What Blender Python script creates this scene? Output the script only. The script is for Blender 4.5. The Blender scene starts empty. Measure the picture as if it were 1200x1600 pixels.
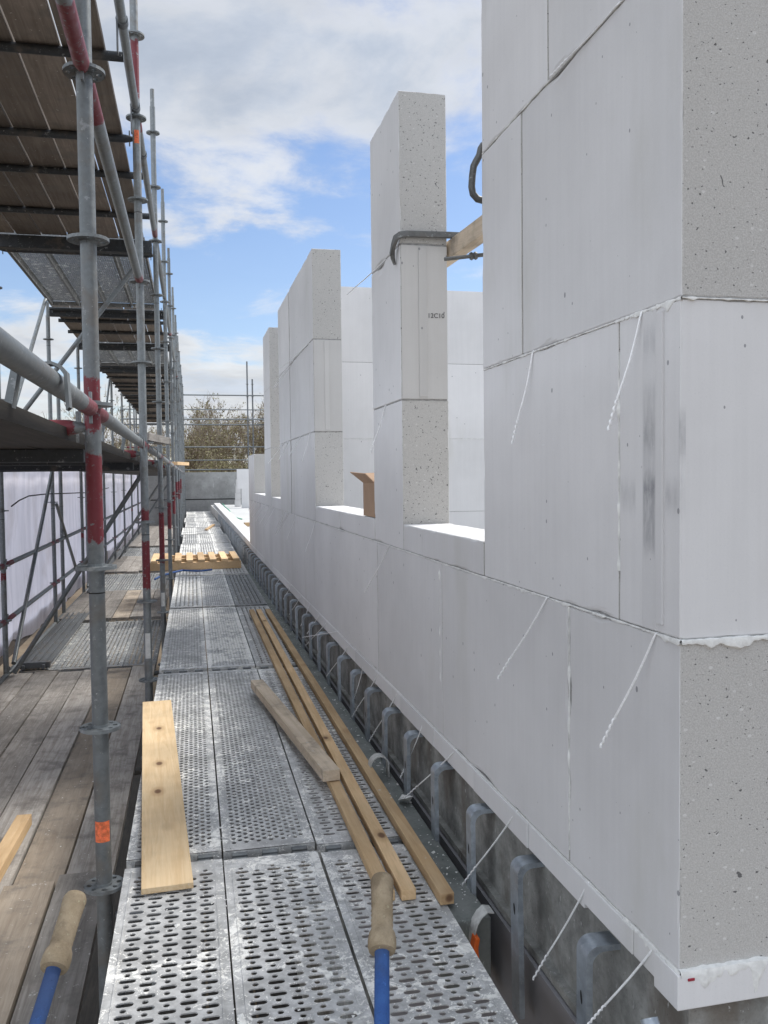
import bpy, bmesh, math, random
from mathutils import Vector, Matrix, noise as mnoise
R = math.radians
scene = bpy.context.scene
C = scene.collection
random.seed(7)

# ------------------------------------------------------------------ camera
FPX, YAW, PIT, ROL, HC = 1350.0, .2252, -.0409, -.0113, 1.25
CF = Vector((math.sin(YAW)*math.cos(PIT), math.cos(YAW)*math.cos(PIT), math.sin(PIT)))
_r = Vector((math.cos(YAW), -math.sin(YAW), 0)); _u = _r.cross(CF)
CR = _r*math.cos(ROL) + _u*math.sin(ROL); CU = -_r*math.sin(ROL) + _u*math.cos(ROL)
CP = Vector((0, 0, HC))
cd = bpy.data.cameras.new('camera'); cam = bpy.data.objects.new('camera', cd); C.objects.link(cam)
cam.matrix_world = Matrix(((CR.x, CU.x, -CF.x, 0), (CR.y, CU.y, -CF.y, 0), (CR.z, CU.z, -CF.z, HC), (0, 0, 0, 1)))
cd.sensor_fit = 'HORIZONTAL'; cd.sensor_width = 36; cd.lens = 36*FPX/1200
cd.clip_start = .05; cd.clip_end = 3000
scene.camera = cam
def at(px, py, **k):                     # a pixel of the photograph cast onto a real plane of the scene
    d = CF + CR*((px-600)/FPX) - CU*((py-800)/FPX)
    (a, v), = k.items()
    if a == 'd': return CP + d*v
    i = 'xyz'.index(a)
    return CP + d*((v-CP[i])/d[i])

# ------------------------------------------------------------------ light
SUN_EL, SUN_AZ = R(50), R(62)            # azimuth from +Y towards +X
EXPO = 1.08; SKY = .11; CLOUD = 3.15
scene.view_settings.view_transform = 'Standard'; scene.view_settings.look = 'None'
scene.view_settings.exposure = EXPO; scene.view_settings.gamma = 1
sd = bpy.data.lights.new('sun', 'SUN'); sd.energy = 2.0; sd.angle = R(20); sd.color = (1, .965, .91)
so = bpy.data.objects.new('sun', sd); C.objects.link(so)
sdir = Vector((math.sin(SUN_AZ)*math.cos(SUN_EL), math.cos(SUN_AZ)*math.cos(SUN_EL), math.sin(SUN_EL)))
so.rotation_euler = sdir.to_track_quat('Z', 'Y').to_euler(); so.location = sdir*50
w = bpy.data.worlds.new("World"); scene.world = w; w.use_nodes = True
nt = w.node_tree; nt.nodes.clear()

class G:                                  # tiny node-graph helper
    def __init__(s, nt): s.t = nt
    def n(s, typ, ins={}, **props):
        x = s.t.nodes.new(typ)
        for k, v in props.items(): setattr(x, k, v)
        for k, v in ins.items():
            sock = x.inputs[k]
            if isinstance(v, bpy.types.NodeSocket): s.t.links.new(v, sock)
            else: sock.default_value = v
        return x
    def math(s, op, a, b=0., clamp=False):
        x = s.n('ShaderNodeMath', {0: a, 1: b}, operation=op); x.use_clamp = clamp; return x.outputs[0]
    def mix(s, f, a, b, blend='MIX'):
        x = s.n('ShaderNodeMix', data_type='RGBA', blend_type=blend)
        for i, v in ((0, f), (6, a), (7, b)):
            if isinstance(v, bpy.types.NodeSocket): s.t.links.new(v, x.inputs[i])
            else: x.inputs[i].default_value = v if i == 0 else (tuple(v)+(1,))[:4]
        return x.outputs[2]
    def mixf(s, f, a, b):
        x = s.n('ShaderNodeMix', {0: f, 2: a, 3: b}, data_type='FLOAT'); return x.outputs[0]
    def noise(s, v, scale, detail=3, rough=.5, dist=0):
        return s.n('ShaderNodeTexNoise', {'Vector': v, 'Scale': scale, 'Detail': detail, 'Roughness': rough, 'Distortion': dist}).outputs[0]
    def vscale(s, v, sc, off=(0, 0, 0)):
        return s.n('ShaderNodeMapping', {0: v, 1: off, 3: sc}).outputs[0]
    def ss(s, v, a, b, lo=0., hi=1.):    # smoothstep map
        return s.n('ShaderNodeMapRange', {0: v, 1: a, 2: b, 3: lo, 4: hi}, interpolation_type='SMOOTHSTEP').outputs[0]
    def sep(s, v): return s.n('ShaderNodeSeparateXYZ', {0: v}).outputs
g = G(nt)
dirv = g.n('ShaderNodeTexCoord').outputs['Generated']
sky = g.n('ShaderNodeTexSky', sky_type='NISHITA', sun_disc=False, sun_elevation=SUN_EL, sun_rotation=SUN_AZ,
          air_density=1.0, dust_density=.6, ozone_density=1.6).outputs[0]
dz = g.sep(dirv)[2]
# cloud field on a flattened dome so that clouds shrink towards the horizon
dn = g.n('ShaderNodeVectorMath', {0: dirv}, operation='NORMALIZE').outputs[0]
sx, sy, sz = g.sep(dn)
den = g.math('ADD', g.math('MAXIMUM', sz, 0.), .16)
cv = g.n('ShaderNodeCombineXYZ', {0: g.math('DIVIDE', sx, den), 1: g.math('DIVIDE', sy, den), 2: 6.9}).outputs[0]
big = g.noise(cv, 1.5, 9, .58, .3)
fine = g.noise(cv, 4.2, 8, .62, .5)
fld = g.math('ADD', big, g.math('MULTIPLY', g.math('SUBTRACT', fine, .5), .3))
cover = g.ss(sz, .26, .44, -.05, .13)                     # more cloud overhead than in the blue band
lowc = g.ss(sz, .20, .09, 0., .15)
zen = g.ss(sz, .58, .92)  # extra bright cloud overhead, above the frame, added to light the deck
back = g.ss(g.math('ADD', g.math('MULTIPLY', sx, -.8), g.math('MULTIPLY', sy, -.6)), -.05, .55)   # unseen cloud bank left of and behind the camera, added to light the wall
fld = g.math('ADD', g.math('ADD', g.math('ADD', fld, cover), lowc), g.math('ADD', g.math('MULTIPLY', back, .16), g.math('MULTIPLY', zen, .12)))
mask = g.math('ADD', g.ss(fld, .44, .64, 0., .88), g.ss(sz, .45, .02, .0, .12))
shade = g.ss(fld, .54, .80, 1.22, .82)
shade = g.math('MAXIMUM', shade, g.ss(sz, .24, .12, 0., 1.12))
shade = g.math('MULTIPLY', shade, g.math('ADD', g.math('MULTIPLY', fine, .5), .72))
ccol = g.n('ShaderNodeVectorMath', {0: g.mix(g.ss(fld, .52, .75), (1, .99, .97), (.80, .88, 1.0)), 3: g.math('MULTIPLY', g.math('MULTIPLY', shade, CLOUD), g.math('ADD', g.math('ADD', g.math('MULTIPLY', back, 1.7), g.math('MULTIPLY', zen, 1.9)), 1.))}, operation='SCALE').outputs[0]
skyt = g.mix(1., sky, (.56, .59, .65), 'MULTIPLY')
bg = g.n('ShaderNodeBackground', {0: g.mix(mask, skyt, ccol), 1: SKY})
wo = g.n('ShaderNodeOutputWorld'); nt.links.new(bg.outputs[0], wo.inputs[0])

# ------------------------------------------------------------------ materials
def new_mat(name):
    m = bpy.data.materials.new(name); m.use_nodes = True; m.node_tree.nodes.clear()
    return m, G(m.node_tree)
def finish(m, g, col, rough=.6, metal=0., bump=None, bstr=.3, bdist=.01, alpha=None, spec=.5):
    b = g.n('ShaderNodeBsdfPrincipled')
    for k, v in (('Base Color', col), ('Roughness', rough), ('Metallic', metal), ('Specular IOR Level', spec)):
        if isinstance(v, bpy.types.NodeSocket): g.t.links.new(v, b.inputs[k])
        else: b.inputs[k].default_value = (tuple(v)+(1,))[:4] if k == 'Base Color' else v
    if bump is not None:
        bn = g.n('ShaderNodeBump', {'Height': bump, 'Strength': bstr, 'Distance': bdist}); g.t.links.new(bn.outputs[0], b.inputs['Normal'])
    o = g.n('ShaderNodeOutputMaterial'); g.t.links.new(b.outputs[0], o.inputs[0]); return m
def wpos(g): return g.n('ShaderNodeNewGeometry').outputs['Position']
def ocoord(g): return g.n('ShaderNodeTexCoord').outputs['Object']
def rnd(g): return g.n('ShaderNodeObjectInfo').outputs['Random']

def m_simple(name, col, rough=.6, metal=0., var=.12, scale=18, bstr=.15):
    m, g = new_mat(name); p = wpos(g)
    n = g.noise(p, scale, 5, .6)
    c = g.mix(g.ss(n, .3, .7), [x*(1-var) for x in col], [min(1, x*(1+var)) for x in col])
    return finish(m, g, c, rough, metal, n, bstr, .004)

def m_block(name, rough_face=False, base=(.63, .62, .615), smears=()):
    m, g = new_mat(name); p = wpos(g); r = rnd(g)
    off = g.n('ShaderNodeVectorMath', {0: p, 1: g.n('ShaderNodeCombineXYZ', {0: 0., 1: 0., 2: g.math('MULTIPLY', r, 0.)}).outputs[0]}, operation='ADD').outputs[0]
    big = g.noise(off, 1.3, 4, .55)
    mid = g.noise(off, 9, 4, .6)
    vert = g.noise(g.vscale(off, (26, 26, .9)), 2.2, 4, .6)            # press marks running up the face
    tone = g.math('ADD', g.math('MULTIPLY', g.math('SUBTRACT', r, .5), .11), 1.0)
    if not rough_face:
        k = g.math('ADD', g.ss(big, .3, .7, -.06, .06), g.ss(vert, .3, .7, -.014, .014))
        k = g.math('ADD', k, g.ss(mid, .3, .7, -.012, .012)); k = g.math('MULTIPLY', g.math('ADD', k, 1.), tone)
        col = g.n('ShaderNodeVectorMath', {0: base, 3: k}, operation='SCALE').outputs[0]
        damp = g.ss(g.noise(g.vscale(off, (1.6, 1.6, .5), (3.1, 1.7, .4)), 1.6, 5, .6), .55, .72)   # yellowish-grey damp patches
        col = g.mix(g.math('MULTIPLY', damp, .45), col, (.51, .50, .46))
        if smears:                       # soft rubbed marks from the block grab
            py, pz, px_ = g.sep(p)[1], g.sep(p)[2], g.sep(p)[0]
            tot = 0.
            sn = g.noise(g.vscale(p, (30, 30, 7)), 3, 5, .65)
            wob = g.math('MULTIPLY', g.math('SUBTRACT', g.noise(p, 40, 3), .5), .03)
            pz2 = g.math('ADD', pz, wob)
            for (a0, a1, b0, b1, k_) in smears:
                f = g.math('MULTIPLY', g.math('MULTIPLY', g.ss(py, a0-.003, a0+.004), g.ss(py, a1+.003, a1-.004)), g.math('MULTIPLY', g.ss(pz2, b0-.02, b0+.03), g.ss(pz2, b1+.02, b1-.03)))
                tot = g.math('ADD', tot, g.math('MULTIPLY', f, k_))
            tot = g.math('MULTIPLY', g.math('MULTIPLY', tot, g.ss(sn, .25, .7, .35, 1.)), g.math('LESS_THAN', px_, .88))
            col = g.mix(g.math('MINIMUM', tot, .9), col, (.23, .23, .24))
        # scattered pin holes
        v = g.n('ShaderNodeTexVoronoi', {'Vector': g.vscale(off, (1, 1, .7)), 'Scale': 27., 'Randomness': 1.}, feature='F1')
        sel = g.ss(g.sep(v.outputs['Color'])[0], .35, .36)
        size = g.math('MULTIPLY', g.math('POWER', g.sep(v.outputs['Color'])[1], 4.), .10)
        hole = g.math('MULTIPLY', sel, g.math('LESS_THAN', v.outputs['Distance'], g.math('ADD', size, .026)))
        # fine light grain
        fg = g.noise(off, 260, 2, .6)
        col = g.mix(g.ss(fg, .62, .72, 0., .25), col, (.72, .72, .72))
        col = g.mix(g.ss(fg, .40, .30, 0., .16), col, (.45, .45, .46))
        col = g.mix(g.math('MULTIPLY', hole, .7), col, (.16, .16, .17))
        # hand/trowel scrapes
        sc = g.noise(g.vscale(off, (6, 6, 38), (0, 0, 2)), 3, 3, .6)
        scm = g.math('MULTIPLY', g.ss(sc, .70, .74), g.ss(g.noise(off, 2.3, 2), .55, .65))
        col = g.mix(g.math('MULTIPLY', scm, .5), col, (.70, .70, .71))
        h = g.math('SUBTRACT', g.math('ADD', g.math('MULTIPLY', fg, .15), g.math('MULTIPLY', vert, .12)), hole)
        return finish(m, g, col, .85, 0, h, .35, .0022, spec=.25)
    gr = g.noise(off, 330, 3, .7); md = g.noise(off, 60, 3, .6)
    col = g.mix(g.ss(gr, .30, .72), (.385, .37, .35), (.53, .515, .49))
    col = g.mix(g.ss(big, .35, .65, 0., .28), col, (.52, .505, .475))
    po = g.vscale(off, (1, 1, 1.25))
    hole = g.math('MAXIMUM', g.ss(g.noise(po, 105, 1.5, .6), .675, .70), g.ss(g.noise(g.vscale(off, (1, 1, .9), (4, 2, 1)), 48, 2.5, .65, .5), .70, .72))
    dd = g.n('ShaderNodeVectorMath', {0: off, 1: (.5, .3, .7)}, operation='ADD').outputs[0]
    v2 = g.n('ShaderNodeTexVoronoi', {'Vector': g.vscale(dd, (1, 1, 1.5)), 'Scale': 60.}, feature='F1')
    e3 = g.sep(v2.outputs['Color'])
    wh = g.math('MULTIPLY', g.ss(e3[0], .80, .81), g.math('LESS_THAN', v2.outputs['Distance'], g.math('ADD', g.math('MULTIPLY', e3[1], .22), .04)))
    col = g.mix(g.math('MULTIPLY', wh, .45), col, (.70, .69, .67))
    col = g.mix(g.math('MULTIPLY', hole, .85), col, (.09, .09, .09))
    h = g.math('SUBTRACT', g.math('ADD', gr, g.math('MULTIPLY', md, .6)), g.math('MULTIPLY', hole, 1.6))
    return finish(m, g, col, .95, 0, h, .5, .002, spec=.2)

def m_galv(name, bands=(), base=(.20, .215, .22), rough=.52, dirt=.6, axis=2):
    m, g = new_mat(name); o = ocoord(g); p = wpos(g)
    n1 = g.noise(p, 30, 5, .65); n2 = g.noise(p, 7, 4, .6)
    v = g.n('ShaderNodeTexVoronoi', {'Vector': p, 'Scale': 90.}, feature='F1').outputs['Color']
    k = g.math('ADD', g.ss(n1, .3, .7, .82, 1.12), g.math('MULTIPLY', g.math('SUBTRACT', g.sep(v)[0], .5), .12))
    k = g.math('MULTIPLY', k, g.ss(rnd(g), 0, 1, .85, 1.15))
    col = g.n('ShaderNodeVectorMath', {0: base, 3: k}, operation='SCALE').outputs[0]
    col = g.mix(g.math('MULTIPLY', g.ss(n2, .52, .72), dirt), col, (.17, .145, .12))
    col = g.mix(g.ss(g.noise(p, 16, 6, .75), .60, .66, 0., .45), col, (.42, .43, .43))
    spk = g.ss(g.noise(p, 70, 5, .75), .64, .68)
    col = g.mix(g.math('MULTIPLY', spk, .7), col, (.55, .54, .52))
    met = .55
    z = g.sep(o)[axis]; zn = g.math('ADD', z, g.math('MULTIPLY', g.math('SUBTRACT', g.noise(p, 38, 4, .7), .5), .09))
    for lo, hi in bands:
        f = g.math('MULTIPLY', g.ss(zn, lo-.006, lo+.006), g.ss(zn, hi+.006, hi-.006))
        f = g.math('MULTIPLY', f, g.ss(g.noise(p, 45, 5, .75), .36, .42))
        col = g.mix(g.math('MULTIPLY', f, .95), col, (.15, .006, .014))
        met = g.mixf(f, met, 0.)
    return finish(m, g, col, g.ss(n1, .3, .7, rough-.08, rough+.12), met, n1, .12, .002)

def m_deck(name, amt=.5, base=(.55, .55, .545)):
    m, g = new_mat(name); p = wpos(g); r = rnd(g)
    ed = g.ss(g.math('ABSOLUTE', g.sep(ocoord(g))[0]), .095, .15)
    n1 = g.noise(p, 22, 5, .65); n2 = g.noise(p, 4, 4, .6)
    k = g.math('MULTIPLY', g.ss(n1, .3, .7, .68, 1.15), g.ss(r, 0, 1, .85, 1.1))
    col = g.n('ShaderNodeVectorMath', {0: base, 3: k}, operation='SCALE').outputs[0]
    col = g.mix(g.ss(n2, .45, .7, 0., .5), col, (.24, .24, .235))
    area = g.ss(g.math('ADD', g.noise(p, 2.1, 3, .6), g.math('MULTIPLY', g.math('SUBTRACT', r, .5), .22)), .36, .66)
    area = g.math('ADD', area, g.math('MULTIPLY', ed, .40*min(1., amt*2)))
    spl = g.noise(p, 19, 8, .74, .8)
    thr = g.math('SUBTRACT', .615, g.math('MULTIPLY', area, .13*amt+.03))
    f = g.math('GREATER_THAN', spl, thr)
    f2 = g.math('GREATER_THAN', g.noise(p, 95, 4, .7), g.math('SUBTRACT', .66, g.math('MULTIPLY', area, .10*min(1, amt*2))))
    ff = g.math('MAXIMUM', f, f2)
    mc = g.mix(g.ss(g.noise(p, 60, 3), .3, .55), (.60, .59, .56), (.86, .85, .81))
    col = g.mix(g.math('MULTIPLY', ff, .93), col, mc)
    dust = g.ss(g.noise(p, 8, 5, .7), .45, .75, 0., .25)
    col = g.mix(dust, col, (.42, .42, .41))
    h = g.math('ADD', g.math('MULTIPLY', n1, .2), ff)
    return finish(m, g, col, g.mixf(ff, .68, .9), g.mixf(ff, .12, 0.), h, .5, .002)

def m_wood(name, a, b, grain=.5, knots=False, rough=.8, axis=1, dirty=0.):
    m, g = new_mat(name); o = ocoord(g); r = rnd(g)
    offs = g.n('ShaderNodeCombineXYZ', {0: g.math('MULTIPLY', r, 37.), 1: g.math('MULTIPLY', r, 91.), 2: g.math('MULTIPLY', r, 13.)}).outputs[0]
    p = g.n('ShaderNodeVectorMath', {0: o, 1: offs}, operation='ADD').outputs[0]
    sc = [1, 1, 1]; sc[axis] = .06
    ps = g.vscale(p, tuple(sc))
    n = g.noise(ps, 34, 6, .65, 1.2); n2 = g.noise(ps, 130, 4, .6)
    big = g.noise(p, 2.2, 4, .6)
    col = g.mix(g.ss(n, .3, .7), a, b)
    col = g.mix(g.ss(n2, .52, .75, 0., grain), col, [x*.45 for x in a])
    kk = g.math('MULTIPLY', g.ss(r, 0, 1, .72, 1.22), g.ss(big, .3, .7, .85, 1.12))
    col = g.n('ShaderNodeVectorMath', {0: col, 3: kk}, operation='SCALE').outputs[0]
    if knots:
        sc2 = [1, 1, 1]; sc2[axis] = .55
        v = g.n('ShaderNodeTexVoronoi', {'Vector': g.vscale(p, tuple(sc2)), 'Scale': 9.}, feature='F1')
        sel = g.ss(g.sep(v.outputs['Color'])[0], .52, .54)
        kn = g.math('MULTIPLY', sel, g.ss(v.outputs['Distance'], .16, .07))
        ring = g.math('MULTIPLY', g.math('MULTIPLY', sel, g.ss(v.outputs['Distance'], .34, .16)), .35)
        col = g.mix(ring, col, (.30, .17, .08))
        col = g.mix(g.math('MULTIPLY', kn, .85), col, (.10, .045, .025))
    if dirty > 0:
        wp = wpos(g)
        f = g.math('GREATER_THAN', g.noise(wp, 40, 5, .7), .69-.05*dirty)
        col = g.mix(g.math('MULTIPLY', f, .8), col, (.58, .57, .54))
        st = g.ss(g.noise(wp, 5.5, 7, .7), .46, .70, 0., .65 if dirty > .3 else 0.)
        col = g.mix(st, col, (.13, .12, .11))
    return finish(m, g, col, rough, 0, g.math('ADD', n, g.math('MULTIPLY', n2, .4)), .45, .0025, spec=.25)

def m_concrete(name, a, b, scale=5, stain=(.08, .075, .07), samt=.5, bs=.5):
    m, g = new_mat(name); p = wpos(g)
    n = g.noise(p, scale, 7, .65); n2 = g.noise(p, scale*11, 4, .65)
    col = g.mix(g.ss(n, .32, .68), a, b)
    col = g.mix(g.ss(n2, .5, .75, 0., .35), col, [x*.6 for x in a])
    st = g.ss(g.noise(g.vscale(p, (1, 1, .45)), scale*.6, 5, .6), .5, .7, 0., samt)
    col = g.mix(st, col, stain)
    dr = g.ss(g.noise(g.vscale(p, (1, 1, .4)), scale*5, 6, .75), .62, .66, 0., .5)
    col = g.mix(dr, col, [min(.6, x*1.9) for x in b])
    pit = g.ss(g.noise(p, scale*9, 4, .7), .66, .70, 0., .6)
    col = g.mix(pit, col, [x*.35 for x in a])
    return finish(m, g, col, .9, 0, g.math('ADD', n, g.math('MULTIPLY', n2, .5)), bs, .006, spec=.2)

M = {}
M['scuffed'] = m_block('block_scuffed', smears=[(1.484, 1.528, 1.20, 1.42, .30), (1.484, 1.528, 1.10, 1.25, .65), (1.484, 1.528, 1.47, 1.53, .35), (1.560, 1.620, 1.175, 1.235, .32), (1.400, 1.450, 1.175, 1.235, .38), (1.397, 1.404, 1.28, 1.36, .5), (1.484, 1.528, 1.30, 1.36, .35)])
M['block_end'] = m_block('block_end_face', base=(.50, .485, .465))
M['block'] = m_block('block_smooth'); M['rough'] = m_block('block_sawn', True)
M['mortar'] = m_simple('mortar', (.70, .695, .67), .9, 0, .1, 60, .5)
M['joint'] = m_simple('joint_mortar', (.32, .315, .305), .95, 0, .2, 60, .5)
M['smear'] = m_simple('smear_grey', (.42, .425, .44), .85, 0, .22, 14, .1)
M['galv'] = m_galv('galvanised', base=(.20, .215, .22))
M['galv_lo'] = m_galv('galvanised_dark', base=(.17, .18, .19), rough=.6)
M['galv_blue'] = m_galv('galvanised_bluish', base=(.36, .40, .44), rough=.38, dirt=.25)
M['rod'] = m_simple('tie_steel', (.86, .86, .86), .3, .1, .1, 200)
M['clamp'] = m_galv('clamp_steel', base=(.13, .13, .125), rough=.5, dirt=.5)
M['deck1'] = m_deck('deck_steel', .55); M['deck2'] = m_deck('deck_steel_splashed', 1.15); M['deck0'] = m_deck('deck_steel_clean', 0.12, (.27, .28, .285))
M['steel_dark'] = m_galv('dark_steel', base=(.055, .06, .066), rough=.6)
M['board'] = m_wood('scaffold_board', (.25, .225, .20), (.39, .365, .335), .35, dirty=.9)
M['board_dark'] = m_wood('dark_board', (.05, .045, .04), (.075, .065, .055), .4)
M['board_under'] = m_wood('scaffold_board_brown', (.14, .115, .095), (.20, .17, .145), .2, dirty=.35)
M['pine'] = m_wood('fresh_pine', (.50, .335, .18), (.60, .43, .255), .25, knots=True, dirty=.2)
M['ply'] = m_wood('plywood_face', (.52, .37, .21), (.60, .46, .29), .15, knots=True, dirty=.1)
M['pallet'] = m_wood('pallet_pine', (.62, .42, .23), (.70, .50, .30), .2)
M['beamc'] = m_concrete('edge_beam_concrete', (.17, .17, .16), (.33, .33, .31), 9, (.12, .10, .08), .75, .9)
M['parapet'] = m_concrete('parapet_concrete', (.27, .27, .26), (.40, .40, .39), 1.2, (.19, .19, .185), .5)
M['slab'] = m_concrete('slab_white', (.44, .44, .43), (.54, .54, .53), 2, (.48, .47, .45), .3)
M['ledge'] = m_concrete('ledge_grey', (.15, .165, .155), (.22, .23, .22), 6, (.06, .065, .06), .5, .3)
M['panel'] = m_simple('grey_panel', (.24, .235, .245), .45, 0, .08, 5, .05)
M['dark'] = m_simple('black_gap', (.02, .02, .02), .9)
M['blue'] = m_concrete('blue_paint', (.035, .085, .25), (.05, .12, .32), 14, (.06, .08, .14), .6, .4)
M['rubber'] = m_concrete('tan_rubber', (.29, .225, .145), (.40, .32, .22), 22, (.14, .105, .07), .6, .4)
M['orange'] = m_simple('orange_plastic', (.72, .13, .02), .4, 0, .06)
M['webbing'] = m_simple('grey_webbing', (.45, .45, .43), .8, 0, .15, 60, .4)
M['card'] = m_simple('cardboard', (.36, .235, .15), .8, 0, .06, 12)
M['redp'] = m_simple('red_plastic', (.30, .02, .04), .4)
M['ink'] = m_simple('ink', (.05, .05, .05), .8)
M['green'] = m_simple('green_strap', (.05, .38, .22), .6)
M['stick_o'] = m_simple('sticker_orange', (.75, .16, .06), .6, 0, .35, 90)
M['stick_w'] = m_simple('sticker_white', (.60, .60, .58), .6, 0, .1, 60)
M['hose'] = m_simple('blue_hose', (.03, .10, .30), .5)
M['bark'] = m_simple('bark', (.24, .19, .14), .9, 0, .3, 8)
M['leaf'] = m_simple('bud_green', (.20, .18, .08), .7, 0, .4, 2)
M['leaf2'] = m_simple('bud_olive', (.25, .21, .11), .7, 0, .4, 2)
M['earth'] = m_concrete('earth', (.12, .085, .055), (.16, .125, .085), .6, (.08, .07, .05), .4)

def m_sheet():
    m, g = new_mat('white_sheeting'); p = wpos(g)
    n = g.noise(g.vscale(p, (1, 1.6, .35)), 2.4, 6, .62, .4); n2 = g.noise(p, 1.1, 4, .6)
    col = g.mix(g.ss(n, .35, .7), (.90, .87, .95), (.74, .72, .80))
    col = g.mix(g.ss(n2, .48, .68, 0., .55), col, (.60, .55, .57))
    a = g.n('ShaderNodeBsdfDiffuse', {0: col}); b = g.n('ShaderNodeBsdfTranslucent', {0: col})
    x = g.n('ShaderNodeMixShader', {0: .55}); g.t.links.new(a.outputs[0], x.inputs[1]); g.t.links.new(b.outputs[0], x.inputs[2])
    bn = g.n('ShaderNodeBump', {'Height': n, 'Strength': .5, 'Distance': .04}); g.t.links.new(bn.outputs[0], a.inputs['Normal'])
    o = g.n('ShaderNodeOutputMaterial'); g.t.links.new(x.outputs[0], o.inputs[0]); return m
M['sheet'] = m_sheet()

# ------------------------------------------------------------------ mesh + object helpers
SK = .0075                                # the scaffold runs at a slight angle to the wall
SMAT = Matrix.Rotation(-SK, 4, 'Z'); IDM = Matrix.Identity(4)
def sl(v): return SMAT.inverted() @ Vector(v)      # world point -> scaffold frame

class MB:
    def __init__(s): s.v = []; s.f = []; s.m = []
    def add(s, vs, fs, mi=0):
        o = len(s.v); s.v += [Vector(x) for x in vs]
        s.f += [tuple(i+o for i in f) for f in fs]; s.m += [mi]*len(fs); return s
    def box(s, x0, x1, y0, y1, z0, z1, mi=0, ends=None, M4=None):
        vs = [(x, y, z) for x in (x0, x1) for y in (y0, y1) for z in (z0, z1)]
        if M4 is not None: vs = [M4 @ Vector(v) for v in vs]
        s.add(vs, [(0, 1, 3, 2), (4, 6, 7, 5), (0, 2, 6, 4), (1, 5, 7, 3)], mi)
        s.add(vs, [(0, 4, 5, 1), (2, 3, 7, 6)], mi if ends is None else ends); return s
    def bar(s, a, b, wd, ht, mi=0, up=(0, 0, 1)):      # a box between two points
        a = Vector(a); b = Vector(b); d = (b-a).normalized(); u = Vector(up)
        r = d.cross(u).normalized(); u = r.cross(d)
        vs = [p + r*(sx_*wd/2) + u*(sz_*ht/2) for p in (a, b) for sx_ in (-1, 1) for sz_ in (-1, 1)]
        return s.add(vs, [(0, 1, 3, 2), (4, 6, 7, 5), (0, 2, 6, 4), (1, 5, 7, 3), (0, 4, 5, 1), (2, 3, 7, 6)], mi)
    def tube(s, pts, r, seg=14, cap=True, mi=0):
        pts = [Vector(p) for p in pts]; n = len(pts)
        rs = r if isinstance(r, (list, tuple)) else [r]*n
        t0 = (pts[1]-pts[0]).normalized(); ref = Vector((0, 0, 1)) if abs(t0.z) < .9 else Vector((1, 0, 0))
        x = t0.cross(ref).normalized(); vs = []
        for i, p in enumerate(pts):
            t = (pts[min(i+1, n-1)]-pts[max(i-1, 0)]).normalized()
            x = (x - t*x.dot(t)).normalized(); y = t.cross(x)
            for k in range(seg):
                a = 2*math.pi*k/seg; vs.append(p + (x*math.cos(a)+y*math.sin(a))*rs[i])
        fs = [(i*seg+k, i*seg+(k+1) % seg, (i+1)*seg+(k+1) % seg, (i+1)*seg+k) for i in range(n-1) for k in range(seg)]
        if cap: fs += [tuple(reversed(range(seg))), tuple(range((n-1)*seg, n*seg))]
        return s.add(vs, fs, mi)
    def cell(s, x0, x1, y0, y1, hole, z, drop, mp=None, mi=0):   # a rectangle of sheet with one hole through it
        cx = sum(h[0] for h in hole)/len(hole); cy = sum(h[1] for h in hole)/len(hole); N = len(hole)
        cor = sorted(math.atan2(y-cy, x-cx) for x in (x0, x1) for y in (y0, y1))
        ang = [math.atan2(h[1]-cy, h[0]-cx) for h in hole]
        out = []
        for a in ang:
            # snap the closest ray onto each corner so the cell stays a full rectangle
            near = min(cor, key=lambda c: abs((c-a+math.pi) % (2*math.pi)-math.pi))
            best = min(ang, key=lambda q: abs((near-q+math.pi) % (2*math.pi)-math.pi))
            aa = near if best == a else a
            dx, dy = math.cos(aa), math.sin(aa); t = 1e9
            if dx > 1e-9: t = min(t, (x1-cx)/dx)
            if dx < -1e-9: t = min(t, (x0-cx)/dx)
            if dy > 1e-9: t = min(t, (y1-cy)/dy)
            if dy < -1e-9: t = min(t, (y0-cy)/dy)
            out.append((cx+dx*t, cy+dy*t))
        f = mp or (lambda x, y, zz: (x, y, zz))
        vs = [f(*q, z) for q in out]+[f(*q, z) for q in hole]+[f(*q, z-drop) for q in hole]
        fs = [(i, (i+1) % N, N+(i+1) % N, N+i) for i in range(N)]+[(N+i, N+(i+1) % N, 2*N+(i+1) % N, 2*N+i) for i in range(N)]
        return s.add(vs, fs, mi)
    def mesh(s, name, mats, org=(0, 0, 0), smooth=False, bevel=0):
        org = Vector(org); me = bpy.data.meshes.new(name)
        me.from_pydata([v-org for v in s.v], [], s.f)
        for mt in (mats if isinstance(mats, (list, tuple)) else [mats]): me.materials.append(mt)
        for p, i in zip(me.polygons, s.m): p.material_index = i
        if bevel:
            bm = bmesh.new(); bm.from_mesh(me); bmesh.ops.remove_doubles(bm, verts=bm.verts, dist=1e-6)
            bmesh.ops.recalc_face_normals(bm, faces=bm.faces)
            bmesh.ops.bevel(bm, geom=[e for e in bm.edges], offset=bevel, segments=2, affect='EDGES', profile=.6)
            bm.to_mesh(me); bm.free()
        if smooth:
            for p in me.polygons: p.use_smooth = True
            try: me.set_sharp_from_angle(angle=R(40))
            except Exception: pass
        return me

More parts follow.
